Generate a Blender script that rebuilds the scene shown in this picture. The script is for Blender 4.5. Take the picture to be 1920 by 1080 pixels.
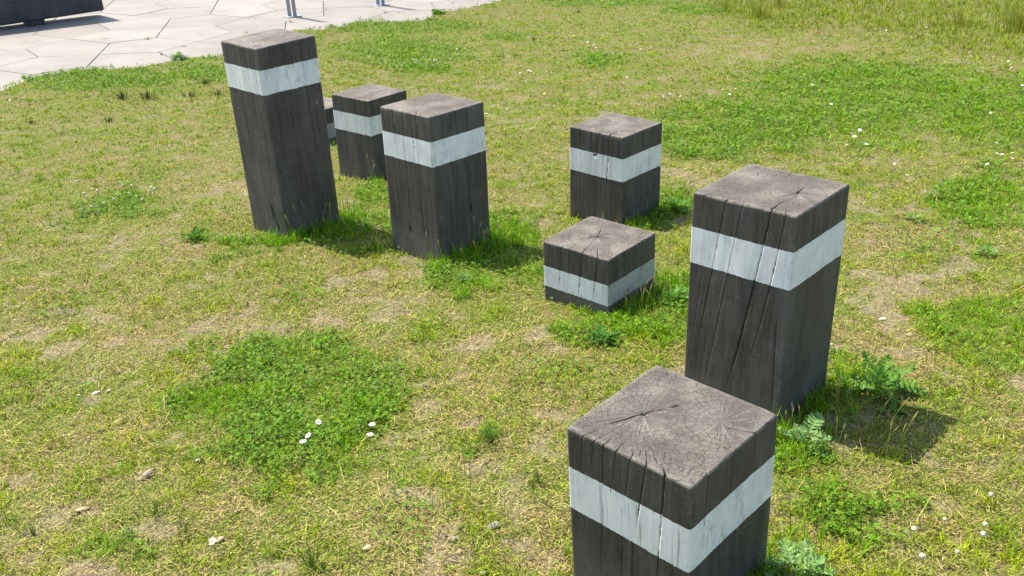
import bpy, bmesh, math, random
import numpy as np
from mathutils import Matrix, Vector, Quaternion

for o in list(bpy.data.objects):
    bpy.data.objects.remove(o)
scene = bpy.context.scene
C = scene.collection
PI = math.pi
# ------------------------------------------------------------------ camera
cam = bpy.data.cameras.new('camera')
cam.sensor_width = 36.0
cam.lens = 1792.72 / 1920 * 36.0
cam.clip_start = 0.05
cam.clip_end = 900
cam_ob = bpy.data.objects.new('camera', cam)
C.objects.link(cam_ob)
pit, rol = math.radians(25.7615), math.radians(-2.6667)
fwd = Vector((0, math.cos(pit), -math.sin(pit)))
up0 = Vector((0, math.sin(pit), math.cos(pit)))
xr = math.cos(rol) * Vector((1, 0, 0)) + math.sin(rol) * up0
ur = -math.sin(rol) * Vector((1, 0, 0)) + math.cos(rol) * up0
cam_ob.matrix_world = Matrix(((xr.x, ur.x, -fwd.x, 0), (xr.y, ur.y, -fwd.y, 0), (xr.z, ur.z, -fwd.z, 1.773), (0, 0, 0, 1)))
scene.camera = cam_ob
# ------------------------------------------------------------------ light
SUN_AZ, SUN_EL = math.radians(137.6), math.radians(57.7)      # direction towards the sun, seen from above
world = bpy.data.worlds.new('World')
scene.world = world
world.use_nodes = True
wn = world.node_tree
sky = wn.nodes.new('ShaderNodeTexSky')
sky.sky_type = 'NISHITA'
sky.sun_disc = False
sky.sun_elevation = SUN_EL
sky.sun_rotation = PI / 2 - SUN_AZ
sky.air_density = 1.0
sky.dust_density = 1.6
sky.ozone_density = 1.0
bg = wn.nodes['Background']
bg.inputs['Strength'].default_value = 0.13
wn.links.new(sky.outputs[0], bg.inputs['Color'])
sl = bpy.data.lights.new('sun', 'SUN')
sl.energy = 4.0
sl.angle = math.radians(0.53)
sl.color = (1.0, 0.94, 0.83)
so = bpy.data.objects.new('sun', sl)
C.objects.link(so)
sd = Vector((math.cos(SUN_AZ) * math.cos(SUN_EL), math.sin(SUN_AZ) * math.cos(SUN_EL), math.sin(SUN_EL)))
so.rotation_euler = sd.to_track_quat('Z', 'Y').to_euler()
so.location = sd * 30
vs = scene.view_settings
vs.view_transform = 'Standard'
vs.look = 'None'
vs.exposure = 1.13
vs.gamma = 1.0
vs.use_curve_mapping = False

rng = np.random.default_rng(7)
random.seed(7)

# ------------------------------------------------------------------ node helpers
class NT:
    def __init__(s, name):
        s.m = bpy.data.materials.new(name)
        s.m.use_nodes = True
        s.t = s.m.node_tree
        s.b = s.t.nodes['Principled BSDF']
        s.out = s.t.nodes['Material Output']
    def n(s, typ, **kw):
        nd = s.t.nodes.new(typ)
        for k, v in kw.items():
            setattr(nd, k, v)
        return nd
    def l(s, a, b):
        s.t.links.new(a, b)
    def put(s, sock, v):
        if hasattr(v, 'is_output'):
            s.l(v, sock)
        else:
            sock.default_value = v
    def attr(s, name):
        return s.n('ShaderNodeAttribute', attribute_name=name)
    def math(s, op, a, b=None, c=None, clamp=False):
        nd = s.n('ShaderNodeMath', operation=op, use_clamp=clamp)
        s.put(nd.inputs[0], a)
        if b is not None: s.put(nd.inputs[1], b)
        if c is not None: s.put(nd.inputs[2], c)
        return nd.outputs[0]
    def mix(s, f, a, b, typ='MIX'):
        nd = s.n('ShaderNodeMix', data_type='RGBA', blend_type=typ)
        s.put(nd.inputs[0], f)
        for i, v in ((6, a), (7, b)):
            if isinstance(v, tuple): v = (*v[:3], 1)
            s.put(nd.inputs[i], v)
        return nd.outputs[2]
    def ramp(s, f, *stops):
        nd = s.n('ShaderNodeValToRGB')
        el = nd.color_ramp.elements
        while len(el) < len(stops): el.new(0.5)
        for e, (p, c) in zip(el, stops):
            e.position = p
            e.color = (*c, 1) if isinstance(c, tuple) else (c, c, c, 1)
        s.put(nd.inputs[0], f)
        return nd.outputs[0]
    def noise(s, vec, scale, detail=4, rough=.55, dist=0):
        nd = s.n('ShaderNodeTexNoise')
        if vec is not None: s.l(vec, nd.inputs['Vector'])
        nd.inputs['Scale'].default_value = scale
        nd.inputs['Detail'].default_value = detail
        nd.inputs['Roughness'].default_value = rough
        nd.inputs['Distortion'].default_value = dist
        return nd.outputs[0]
    def scalev(s, vec, sc):
        nd = s.n('ShaderNodeVectorMath', operation='MULTIPLY')
        s.l(vec, nd.inputs[0])
        nd.inputs[1].default_value = sc
        return nd.outputs[0]
    def bump(s, h, strength, dist):
        nd = s.n('ShaderNodeBump')
        nd.inputs['Strength'].default_value = strength
        nd.inputs['Distance'].default_value = dist
        s.l(h, nd.inputs['Height'])
        s.l(nd.outputs[0], s.b.inputs['Normal'])
        return nd
    def col(s, c):
        s.put(s.b.inputs['Base Color'], (*c, 1) if isinstance(c, tuple) else c)
    def rough(s, r):
        s.put(s.b.inputs['Roughness'], r)

# ------------------------------------------------------------------ mesh helpers
def mesh_obj(name, V, F, mat, parent=None, attrs=None, smooth=True, link=True):
    """V (n,3), F list of index arrays (quads) or an (m,4)/(m,3) array"""
    me = bpy.data.meshes.new(name)
    V = np.asarray(V, dtype=np.float32)
    if isinstance(F, np.ndarray): F = [F]
    F = [f for f in F if len(f)]
    nl = sum(f.size for f in F)
    nf = sum(len(f) for f in F)
    me.vertices.add(len(V))
    me.vertices.foreach_set('co', V.ravel())
    me.loops.add(nl)
    me.loops.foreach_set('vertex_index', np.concatenate([f.ravel() for f in F]).astype(np.int32))
    me.polygons.add(nf)
    tot = np.concatenate([np.full(len(f), f.shape[1]) for f in F])
    st = np.concatenate([[0], np.cumsum(tot)[:-1]])
    me.polygons.foreach_set('loop_start', st.astype(np.int32))
    me.polygons.foreach_set('loop_total', tot.astype(np.int32))
    me.polygons.foreach_set('use_smooth', np.full(nf, smooth))
    if attrs:
        for k, a in attrs.items():
            a = np.asarray(a, dtype=np.float32)
            if a.ndim == 1:
                at = me.attributes.new(k, 'FLOAT', 'POINT'); at.data.foreach_set('value', a)
            elif a.shape[1] == 3:
                at = me.attributes.new(k, 'FLOAT_VECTOR', 'POINT'); at.data.foreach_set('vector', a.ravel())
            else:
                at = me.attributes.new(k, 'FLOAT_COLOR', 'POINT'); at.data.foreach_set('color', a.ravel())
    me.update(calc_edges=True)
    me.materials.append(mat)
    o = bpy.data.objects.new(name, me)
    if parent: o.parent = parent
    if link: C.objects.link(o)
    return o
def bm_obj(name, bm, mat, parent=None, smooth=False):
    me = bpy.data.meshes.new(name)
    for f in bm.faces: f.smooth = smooth
    bm.to_mesh(me); bm.free()
    me.materials.append(mat)
    o = bpy.data.objects.new(name, me)
    if parent: o.parent = parent
    C.objects.link(o)
    return o
def empty(name, loc, label=None, cat=None, group=None, rot=0, kind=None):
    o = bpy.data.objects.new(name, None)
    o.empty_display_size = .05
    o.location = loc
    o.rotation_euler = (0, 0, rot)
    C.objects.link(o)
    tag(o, label, cat, group, kind)
    return o
def tag(o, label=None, cat=None, group=None, kind=None):
    for k, v in (('label', label), ('category', cat), ('group', group), ('kind', kind)):
        if v: o[k] = v
def share(name, src, parent, loc=(0, 0, 0), rot=(0, 0, 0), sc=1.0):
    o = bpy.data.objects.new(name, src.data)
    o.parent = parent
    o.location = loc; o.rotation_euler = rot
    o.scale = (sc, sc, sc) if not isinstance(sc, tuple) else sc
    C.objects.link(o)
    return o

# smooth value noise on the plane, numpy
_tab = np.random.default_rng(3).random((256, 256))
def vnoise(x, y, f, o=0):
    x = np.asarray(x) * f + 31.7 * (o + 1); y = np.asarray(y) * f + 17.3 * (o + 1)
    xi = np.floor(x).astype(int); yi = np.floor(y).astype(int)
    fx = x - xi; fy = y - yi
    fx = fx * fx * (3 - 2 * fx); fy = fy * fy * (3 - 2 * fy)
    t = lambda a, b: _tab[a & 255, b & 255]
    return (t(xi, yi) * (1 - fx) + t(xi + 1, yi) * fx) * (1 - fy) + (t(xi, yi + 1) * (1 - fx) + t(xi + 1, yi + 1) * fx) * fy
def fbm(x, y, f, n=3, o=0):
    s = 0; a = 1; w = 0
    for i in range(n):
        s = s + a * vnoise(x, y, f * 2.03 ** i, o + i); w += a; a *= .55
    return s / w

# ------------------------------------------------------------------ places measured on the ground, metres
EDGE = [(-5.375,6.986), (-5.053,9.007), (-5.055,9.645), (-5.045,9.914), (-5.054,10.243), (-4.840,10.407), (-4.667,10.698), (-4.357,10.656), (-4.108,10.615), (-3.809,10.781), (-3.669,11.112), (-3.258,11.175), (-3.024,11.761), (-2.817,12.672), (-2.649,12.884), (-2.307,12.895), (-2.023,13.188), (-1.968,13.427), (-1.784,13.538), (-1.516,13.349), (-1.230,13.406), (-0.983,13.554), (-0.906,13.766), (-0.961,14.220), (-0.685,14.245), (-0.458,14.462), (-0.153,14.877), (0.561,15.825), (2.005,17.229),]
GREEN = [(-0.73,2.63,0.36,-0.04,-0.08,0.40), (-0.61,2.85,0.15,-0.02,-0.03,0.21), (-0.93,2.48,0.22,-0.02,-0.06,0.20), (-1.04,1.80,0.10,-0.01,-0.03,0.08), (1.63,6.27,0.53,-0.15,0.20,0.82), (1.18,5.77,0.28,-0.07,0.10,0.50), (2.59,6.93,0.89,-0.28,0.50,1.43), (3.25,6.26,0.43,-0.13,0.54,1.12), (2.30,4.29,0.25,-0.05,0.20,0.42), (1.65,2.90,0.22,-0.03,0.13,0.26), (-1.30,4.20,0.19,-0.03,-0.06,0.23), (-1.04,4.13,0.16,-0.03,-0.03,0.14), (-0.79,4.36,0.19,-0.03,-0.05,0.35), (-0.75,4.85,0.18,-0.04,-0.04,0.31), (-0.02,3.91,0.18,-0.03,0.00,0.36), (-0.20,3.66,0.14,-0.02,-0.01,0.22), (-1.14,10.93,0.69,-0.27,-0.10,1.14), (-0.80,9.58,0.38,-0.15,-0.04,0.50), (-4.06,9.86,0.97,-0.26,-0.28,0.73), (-3.13,10.08,0.37,-0.12,-0.21,0.74), (0.99,9.34,0.27,-0.11,0.05,0.48), (0.08,11.62,0.25,-0.12,0.01,0.51), (2.69,13.21,0.52,-0.29,0.13,0.65), (1.55,14.63,1.16,-0.24,0.05,0.50), (-2.08,4.91,0.27,-0.05,-0.09,0.26), (0.61,3.29,0.12,-0.02,0.04,0.21), (0.84,4.44,0.15,-0.03,0.06,0.36), (0.31,2.96,0.13,-0.02,0.02,0.16), (0.73,1.76,0.16,-0.01,0.04,0.12), (0.73,2.04,0.08,-0.01,0.04,0.12), (-1.32,12.90,1.07,-0.17,-0.05,0.60), (-0.08,2.28,0.06,-0.01,-0.00,0.07), (0.43,3.11,0.17,-0.03,0.02,0.15), (-0.51,2.11,0.09,-0.01,-0.01,0.05), (-0.77,2.34,0.19,-0.02,-0.04,0.19), (-0.46,2.67,0.11,-0.01,-0.02,0.19),]
DRY = [(-0.20,1.82,0.10,-0.01,-0.01,0.11), (-0.54,1.81,0.08,-0.01,-0.01,0.06), (-1.02,2.16,0.08,-0.01,-0.02,0.07), (-1.04,2.52,0.12,-0.01,-0.03,0.09), (-1.37,2.68,0.07,-0.01,-0.02,0.05), (-0.55,3.42,0.26,-0.04,-0.03,0.23), (2.44,9.54,0.67,-0.29,0.23,0.92), (3.44,10.01,0.48,-0.23,0.32,0.97), (1.01,4.89,0.14,-0.03,0.05,0.23), (1.52,3.58,0.14,-0.02,0.12,0.31), (1.07,1.92,0.08,-0.01,0.03,0.06), (1.13,1.72,0.06,-0.01,0.03,0.06), (-1.71,5.68,0.17,-0.04,-0.25,0.95), (-0.11,2.17,0.15,-0.02,-0.00,0.08), (1.25,2.73,0.10,-0.01,0.08,0.20), (-1.72,4.37,0.33,-0.06,-0.14,0.43), (-0.01,3.02,0.25,-0.03,0.00,0.14), (-1.81,3.38,0.27,-0.04,-0.07,0.17), (-1.41,3.03,0.24,-0.03,-0.04,0.12), (-0.12,2.70,0.10,-0.01,-0.00,0.16), (0.03,1.91,0.09,-0.01,0.00,0.09), (-0.37,1.90,0.12,-0.01,-0.01,0.08), (-2.04,5.90,0.22,-0.05,-0.09,0.30), (-1.24,2.03,0.12,-0.01,-0.03,0.07), (1.44,3.11,0.15,-0.02,0.06,0.15), (-1.84,6.62,0.16,-0.04,-0.09,0.36), (-1.04,3.08,0.24,-0.03,-0.04,0.17), (-0.37,3.81,0.05,-0.01,-0.01,0.10),]
TALL = [(4.46,11.90,1.48,-0.85,0.76,2.11), (5.55,11.07,0.59,-0.32,1.29,2.69), (3.38,13.97,0.40,-0.24,0.23,0.98),]
DAISY = [(-0.625,2.301,0), (-0.602,2.292,0), (-0.608,2.247,0), (-0.586,2.369,1), (-0.424,2.336,2), (-0.421,2.267,2), (-0.741,1.804,3), (1.114,1.810,4), (0.975,1.738,4), (0.951,1.621,4), (1.047,1.699,4), (1.031,1.671,4), (0.888,1.700,4), (0.868,1.607,4), (2.311,7.065,5), (2.293,6.981,5), (2.185,6.238,6), (1.639,7.038,7), (1.729,7.009,7), (1.642,6.824,7), (1.921,5.164,8), (2.035,5.413,8), (2.030,5.346,8), (2.122,5.517,8), (2.024,5.139,8), (2.048,4.791,9), (2.041,4.599,9), (2.500,4.709,10), (2.696,5.025,10), (2.630,4.872,10), (2.660,4.877,10), (2.707,4.866,10), (2.667,4.782,10), (3.190,5.696,11), (3.013,5.746,11), (2.988,5.334,11), (4.030,7.555,12), (3.891,7.237,12), (3.801,9.874,13), (3.814,9.822,13), (3.878,9.704,13), (4.290,9.726,13), (4.306,9.674,13), (3.578,7.671,14), (3.602,6.513,12), (3.324,7.683,14), (3.440,7.452,14), (-0.383,10.259,15), (-0.460,10.170,15), (0.805,14.071,16), (0.858,14.060,16), (1.245,14.743,16), (2.212,12.755,17), (0.821,9.528,18), (0.948,9.858,18), (0.950,9.662,18), (0.817,9.312,18), (1.214,9.667,18), (0.915,10.158,18), (1.366,9.414,18), (0.256,8.436,19), (0.234,8.473,19), (0.160,8.356,19), (0.194,7.939,19), (0.960,7.558,20), (1.020,7.787,20), (0.026,6.771,21), (-0.127,6.628,21), (-0.070,6.877,21), (-4.401,8.616,22), (-4.422,8.547,22), (-4.330,8.620,22),]
CLOVER = [(-0.512,9.661,0), (-0.804,9.924,0), (-0.800,9.490,0), (-0.729,9.294,0), (-0.648,9.607,0), (-0.895,9.811,0), (-0.973,9.591,0), (-1.017,9.368,0), (-0.847,9.543,0), (-0.980,9.422,0), (-0.670,9.615,0), (-0.719,9.706,0), (-0.630,9.564,0), (-0.841,9.682,0), (-2.559,5.453,1), (-2.395,5.281,1), (-2.354,5.239,1), (-2.414,5.197,1), (-2.345,5.076,1), (-2.292,5.237,1), (-2.162,4.987,1), (-2.188,5.096,1), (-2.234,5.314,1), (-2.172,5.290,1), (-2.117,5.093,1), (-2.045,5.015,1), (-1.998,4.965,1), (-2.202,4.945,1), (-2.246,4.884,1), (-2.017,5.180,1), (-2.014,5.125,1), (-1.989,5.141,1), (-2.036,5.228,1), (1.207,7.132,2), (1.198,7.005,2), (1.264,7.158,2), (1.261,7.071,2), (1.318,6.988,2), (-4.306,10.438,3), (-4.158,10.195,3), (-3.984,10.561,3), (-3.655,10.128,3), (-3.651,10.290,3), (-3.693,10.889,3), (-3.721,11.120,3), (-3.557,10.697,3), (-3.459,10.505,3), (-3.086,9.718,3), (-3.510,9.448,3), (-3.525,9.702,3), (-4.009,10.253,3), (-4.360,10.508,3), (-3.473,9.910,3), (-3.048,9.870,3), (-3.410,10.154,3),]
YELLOW = [(0.827,10.914,0), (0.325,7.412,1), (1.615,7.978,2), (1.514,14.479,3), (0.921,14.678,3), (1.126,14.653,3), (-0.286,12.740,4), (-0.195,12.661,4), (-0.374,12.617,4), (-0.503,12.752,4), (-1.984,12.787,5), (-1.602,8.462,5),]
WEED = [(0.779,2.146,0), (1.093,2.418,1), (1.011,2.472,2), (0.596,1.621,3), (0.603,3.204,4), (0.832,4.370,5), (0.304,2.886,6), (-1.517,4.303,7), (0.477,4.307,8), (-0.195,3.554,9), (1.820,3.965,10), (1.930,3.515,11), (-3.661,10.981,12), (-2.233,13.006,13), (-0.875,13.897,14), (1.065,2.291,15),]
RUSH = [(-3.452,8.634,0), (-3.190,8.552,1), (-2.805,8.534,2), (-2.541,8.502,3), (-2.868,9.234,4), (-3.842,7.671,5), (-3.170,7.566,6), (1.108,13.662,7), (0.375,11.074,8),]
STONE = [(-1.033,2.172,0), (-1.436,2.701,1), (-1.381,2.706,2), (-1.343,2.720,3), (-0.907,2.233,4), (-1.152,2.027,5), (-0.745,1.854,6), (-0.172,1.813,7), (-0.152,1.764,8), (-0.373,1.794,9), (1.287,2.930,10), (1.323,2.790,11), (1.051,2.751,12), (-0.073,1.855,13), (-1.368,2.425,14), (-0.730,1.968,15), (-0.363,3.759,16), (-0.097,1.690,17), (0.185,2.023,18),]
TUFT = [(-0.081,2.247,0), (-0.498,1.741,1), (-0.942,1.988,2), (-0.840,1.900,3), (0.046,2.037,4), (-1.244,1.937,5), (0.150,1.787,6),]
JOINT = [(-5.065,14.348,0), (-4.467,12.391,1), (-3.872,11.913,2), (-4.014,11.473,3), (-3.309,12.744,4), (-2.867,13.489,5), (-2.536,14.463,6), (-1.642,14.178,7), (-1.441,14.164,8), (-1.740,13.746,9), (-0.687,14.965,10), (-5.029,12.459,11),]
SEED = [(-0.214,1.931), (-0.099,1.831), (-0.149,1.995), (0.225,2.136), (-0.122,3.834), (-0.063,3.894), (-0.223,3.716), (0.119,3.725), (-0.018,3.682), (0.778,2.217), (0.828,2.072), (0.927,2.036), (0.910,2.232), (0.938,2.009), (0.773,2.278), (-0.926,4.360), (-1.018,4.294), (-0.805,4.255), (0.456,3.049), (0.535,2.944), (0.520,3.088), (0.399,3.057), (0.438,3.202), (0.570,2.645), (1.622,3.076),]
POSTS = [
    ('A', -1.0702,4.2660,0.9014,0.7549,-0.0077,-0.0006,0.1017,0.2135,0.3124),
    ('B', -0.7653,5.3020,0.4484,0.8823,0.0183,0.0066,0.0937,0.2037,0.3080),
    ('C', -0.3106,3.8334,0.6259,0.7949,0.0059,0.0155,0.1063,0.2148,0.3191),
    ('D', 0.5289,4.1800,0.4159,0.8094,0.0128,0.0009,0.1019,0.2124,0.3143),
    ('E', 0.3529,3.1419,0.2112,0.8333,-0.0043,-0.0142,0.1027,0.2042,0.3079),
    ('G', 0.7350,2.2689,0.6307,0.8153,0.0052,0.0026,0.1016,0.2114,0.3129),
    ('H', 0.3262,1.4534,0.3833,0.7809,-0.0194,-0.0284,0.1020,0.2128,0.3125),]
LAT = (-.03506, -.00107, -4.381837, 9.977584, .637224, .956882, .24328, -.41354)
PX, PY, PZ = -3.0935, 11.4882, -0.51693
def z_pav(x, y): return PZ - .035 * (x - PX) - .001 * (y - PY)
def z_plane(x, y): return .012044 * x - .073929 * (y - 5.0)
EDGE = [(-9., 3.6), (-6.2, 5.5)] + EDGE + [(3.5, 19.), (9., 26.)]
_ex = np.array([e[0] for e in EDGE]); _ey = np.array([e[1] for e in EDGE])
def edge_dist(x, y):
    """signed distance to the edge of the paving; positive on the lawn side"""
    x = np.asarray(x, dtype=float); y = np.asarray(y, dtype=float)
    best = np.full(x.shape, 1e9); sg = np.ones(x.shape)
    for i in range(len(_ex) - 1):
        ax, ay, bx, by = _ex[i], _ey[i], _ex[i + 1], _ey[i + 1]
        dx, dy = bx - ax, by - ay
        t = np.clip(((x - ax) * dx + (y - ay) * dy) / (dx * dx + dy * dy), 0, 1)
        d = np.hypot(x - ax - t * dx, y - ay - t * dy)
        cr = dx * (y - ay) - dy * (x - ax)
        # on near ties take the segment whose line is more decisive
        m = d < best - 1e-9
        best = np.where(m, d, best); sg = np.where(m, np.where(cr > 0, -1, 1), sg)
    return best * sg
def z_lawn_smooth(x, y):
    k = .035
    return np.logaddexp(z_plane(x, y) / k, (z_pav(x, y) + .02) / k) * k
POSTC = []
for nm, *q in POSTS:
    w = q[8]; th_ = q[3]
    POSTC.append((q[0] + w / 2 * (math.cos(th_) - math.sin(th_)), q[1] + w / 2 * (math.sin(th_) + math.cos(th_)), th_, w / 2))
POSTC.append((-1.275 + .156 * (math.cos(.8) - math.sin(.8)), 6.30 + .156 * (math.sin(.8) + math.cos(.8)), .80, .156))
def post_sd(x, y):
    d = np.full(np.shape(x), 9.)
    for cx, cy, t, hw_ in POSTC:
        u = (x - cx) * math.cos(t) + (y - cy) * math.sin(t); v = -(x - cx) * math.sin(t) + (y - cy) * math.cos(t)
        d = np.minimum(d, np.maximum(np.abs(u), np.abs(v)) - hw_)
    return d
def ell(E, x, y, soft=1.0):
    s = np.zeros(np.shape(x))
    wx = x + .20 * (fbm(x, y, 5, 3, 40) - .5) * 2; wy = y + .34 * (fbm(x, y, 4, 3, 50) - .5) * 2
    for cx, cy, ax, ay, bx, by in E:
        det = ax * by - ay * bx
        u = ((wx - cx) * by - (wy - cy) * bx) / det
        v = (ax * (wy - cy) - ay * (wx - cx)) / det
        s = np.maximum(s, np.clip((1.45 - np.hypot(u, v)) / .9, 0, 1))
    return np.clip(s * 1.6 - .36 + 1.5 * (fbm(x, y, 8, 4, 45) - .5), 0, 1) * (s > .02)
def fields(x, y):
    g = ell(GREEN, x, y)
    dr = ell(DRY, x, y) * (1 - g)
    tall = ell(TALL, x, y)
    n = fbm(x, y, 1.6, 3, 5)
    n2 = fbm(x, y, 7.0, 3, 12)
    n3 = fbm(x, y, 11.0, 4, 15)
    bare = .85 * np.clip((n3 - .62) * 9 + (n2 - .5) * 2 + (n - .5) * 1.2 + dr * .7 - g * 1.2, 0, 1)
    bare = bare * np.clip(1.25 - y / 16, .3, 1)
    return g, dr, tall, bare, n, n2
def z_ground(x, y):
    z = z_lawn_smooth(x, y) - .028 * np.exp(-np.clip(post_sd(x, y), 0, 9) / .09)
    near = np.clip(1.3 - np.asarray(y) / 12, 0, 1)
    z = z + near * (.018 * (fbm(x, y, 2.2, 2, 60) - .5) + .010 * (fbm(x, y, 9, 2, 66) - .5))
    return z
_poly = np.array(EDGE + [(9., 90.), (-90., 90.), (-90., 3.6)])
def edge_dist(x, y):
    """signed distance to the edge of the paving; positive on the lawn side"""
    x = np.asarray(x, dtype=float); y = np.asarray(y, dtype=float)
    best = np.full(x.shape, 1e9); ins = np.zeros(x.shape, bool)
    n = len(_poly)
    for i in range(n):
        ax, ay = _poly[i]; bx, by = _poly[(i + 1) % n]
        if i < len(EDGE) - 1:
            dx, dy = bx - ax, by - ay
            t = np.clip(((x - ax) * dx + (y - ay) * dy) / (dx * dx + dy * dy), 0, 1)
            best = np.minimum(best, np.hypot(x - ax - t * dx, y - ay - t * dy))
        if ay != by:
            ins ^= ((ay > y) != (by > y)) & (x < (bx - ax) * (y - ay) / (by - ay) + ax)
    return np.where(ins, -best, best)

# ------------------------------------------------------------------ ground sheet
def graded(lo, c0, c1, hi, fine, grow):
    a = list(np.arange(c0, c1, fine))
    s = fine; v = c1
    while v < hi: a.append(v); s *= grow; v += s
    a.append(hi)
    s = fine; v = c0 - s; b = []
    while v > lo: b.append(v); s *= grow; v -= s
    b.append(lo)
    return np.array(b[::-1] + a)
gx = graded(-400, -2.2, 2.6, 400, .026, 1.045)
gy = graded(-60, 1.2, 6.0, 600, .026, 1.022)
X, Y = np.meshgrid(gx, gy)
Xc, Yc = np.clip(X, -30, 30), np.clip(Y, -4, 60)
ed = edge_dist(X, Y)
w_ = np.clip((ed + .05) / .06, 0, 1); w_ = w_ * w_ * (3 - 2 * w_)
zp = z_pav(Xc, Yc)
Z = np.where(ed < -.06, zp - .02 - .03 * 0, z_ground(Xc, Yc) * w_ + (zp - .02) * (1 - w_))
g_, dr_, tall_, bare_, n_, n2_ = fields(X, Y)
micro = (fbm(X, Y, 30, 2, 80) - .5)
Z = Z + np.where(ed > 0, np.clip(1.4 - Y / 6, 0, 1) * micro * (.010 + .006 * bare_), 0)
ny, nx = X.shape
idx = np.arange(nx * ny).reshape(ny, nx)
F = np.stack([idx[:-1, :-1], idx[:-1, 1:], idx[1:, 1:], idx[1:, :-1]], -1).reshape(-1, 4)
lawnness = np.clip(ed / .05 + .2, 0, 1)
m = NT('soil_and_thatch')
geo = m.n('ShaderNodeNewGeometry').outputs['Position']
na = m.noise(geo, 3.1, 5); nb = m.noise(geo, 26, 5, .65); nc = m.noise(geo, 160, 4, .7); nd = m.noise(geo, 520, 2, .7)
thatch = m.ramp(nc, (.36, (.030, .022, .011)), (.5, (.13, .105, .045)), (.62, (.37, .30, .095)))
greenish = m.ramp(nc, (.36, (.018, .028, .005)), (.5, (.09, .125, .016)), (.64, (.24, .27, .04)))
soil = m.ramp(nb, (.3, (.075, .056, .034)), (.5, (.155, .12, .078)), (.68, (.27, .22, .145)))
soil = m.mix(m.math('MULTIPLY', m.ramp(nd, (.55, 0.), (.7, 1.)), .5), soil, (.33, .28, .22))
c = m.mix(m.ramp(m.math('ADD', m.math('MULTIPLY', na, .5), m.math('MULTIPLY', nb, .5)), (.42, 0.), (.58, 1.)), thatch, greenish)
c = m.mix(m.math('MULTIPLY', m.attr('g').outputs['Fac'], .85), c, greenish)
soil = m.mix(m.ramp(nc, (.48, 0.), (.60, .8)), soil, (.36, .30, .17))
c = m.mix(m.math('MULTIPLY', m.attr('bare').outputs['Fac'], .85, clamp=True), c, soil)
joint = m.ramp(nb, (.35, (.09, .08, .065)), (.6, (.16, .14, .10)), (.72, (.10, .13, .04)))
c = m.mix(m.attr('lawn').outputs['Fac'], joint, c)
m.col(c); m.rough(.95)
m.b.inputs['Specular IOR Level'].default_value = .15
m.bump(m.math('ADD', nc, m.math('MULTIPLY', nd, .5)), .7, .006)
ground = mesh_obj('ground', np.stack([X, Y, Z], -1).reshape(-1, 3), F, m.m,
                  attrs={'g': g_.ravel(), 'bare': bare_.ravel(), 'lawn': lawnness.ravel()})
ground['kind'] = 'structure'
del X, Y, Z, ed

# ------------------------------------------------------------------ paving of five-sided slabs (two crossed hexagon nets)
m = NT('pale_concrete')
oi = m.n('ShaderNodeObjectInfo').outputs['Random']
tc = m.n('ShaderNodeNewGeometry').outputs['Position']
base = m.ramp(oi, (0., (.245, .218, .186)), (.5, (.275, .246, .212)), (1., (.305, .274, .238)))
st = m.ramp(m.noise(tc, 1.7, 6, .65), (.35, .82), (.65, 1.04))
st2 = m.ramp(m.noise(tc, 240, 3, .7), (.35, .90), (.65, 1.05))
spots = m.ramp(m.noise(tc, 9, 2, .4), (.22, .72), (.28, 1.0))
c = m.mix(1.0, m.mix(1.0, base, st, 'MULTIPLY'), st2, 'MULTIPLY')
c = m.mix(1.0, c, spots, 'MULTIPLY')
m.col(c); m.rough(.85)
m.bump(m.noise(tc, 300, 3, .7), .25, .002)
PAVE = m.m
paving = empty('paving', (0, 0, 0), kind='structure')
gxs, gys, ox, oy, th, sp, tt, z0 = LAT
ox *= 1.25; oy *= 1.25; sp *= 1.25
def slab_mesh(pts):
    bm = bmesh.new()
    cx = sum(p[0] for p in pts) / 5; cy = sum(p[1] for p in pts) / 5
    n = len(pts)
    def inset(d):
        out = []
        for i in range(n):
            a, b, c_ = Vector(pts[i - 1]), Vector(pts[i]), Vector(pts[(i + 1) % n])
            e1 = (b - a).normalized(); e2 = (c_ - b).normalized()
            n1 = Vector((-e1.y, e1.x)); n2 = Vector((-e2.y, e2.x))
            k = (n1 + n2) / (1 + n1.dot(n2))
            out.append(b + k * d)
        return out
    rings = []
    for d, z in ((.0045, -.05), (.0045, -.003), (.007, 0.0)):
        rings.append([bm.verts.new((q.x, q.y, z)) for q in inset(d)])
    for r0, r1 in zip(rings, rings[1:]):
        for i in range(n): bm.faces.new((r0[i], r0[(i + 1) % n], r1[(i + 1) % n], r1[i]))
    bm.faces.new(rings[-1])
    me = bpy.data.meshes.new('paving_slab')
    bm.to_mesh(me); bm.free(); me.materials.append(PAVE)
    return me
def bar(i, j):
    """short joint in the middle of cell (i,j)"""
    cx, cy = i + .5, j + .5
    if (i + j) % 2: return (cx - tt, cy), (cx + tt, cy)
    return (cx, cy - tt), (cx, cy + tt)
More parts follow.
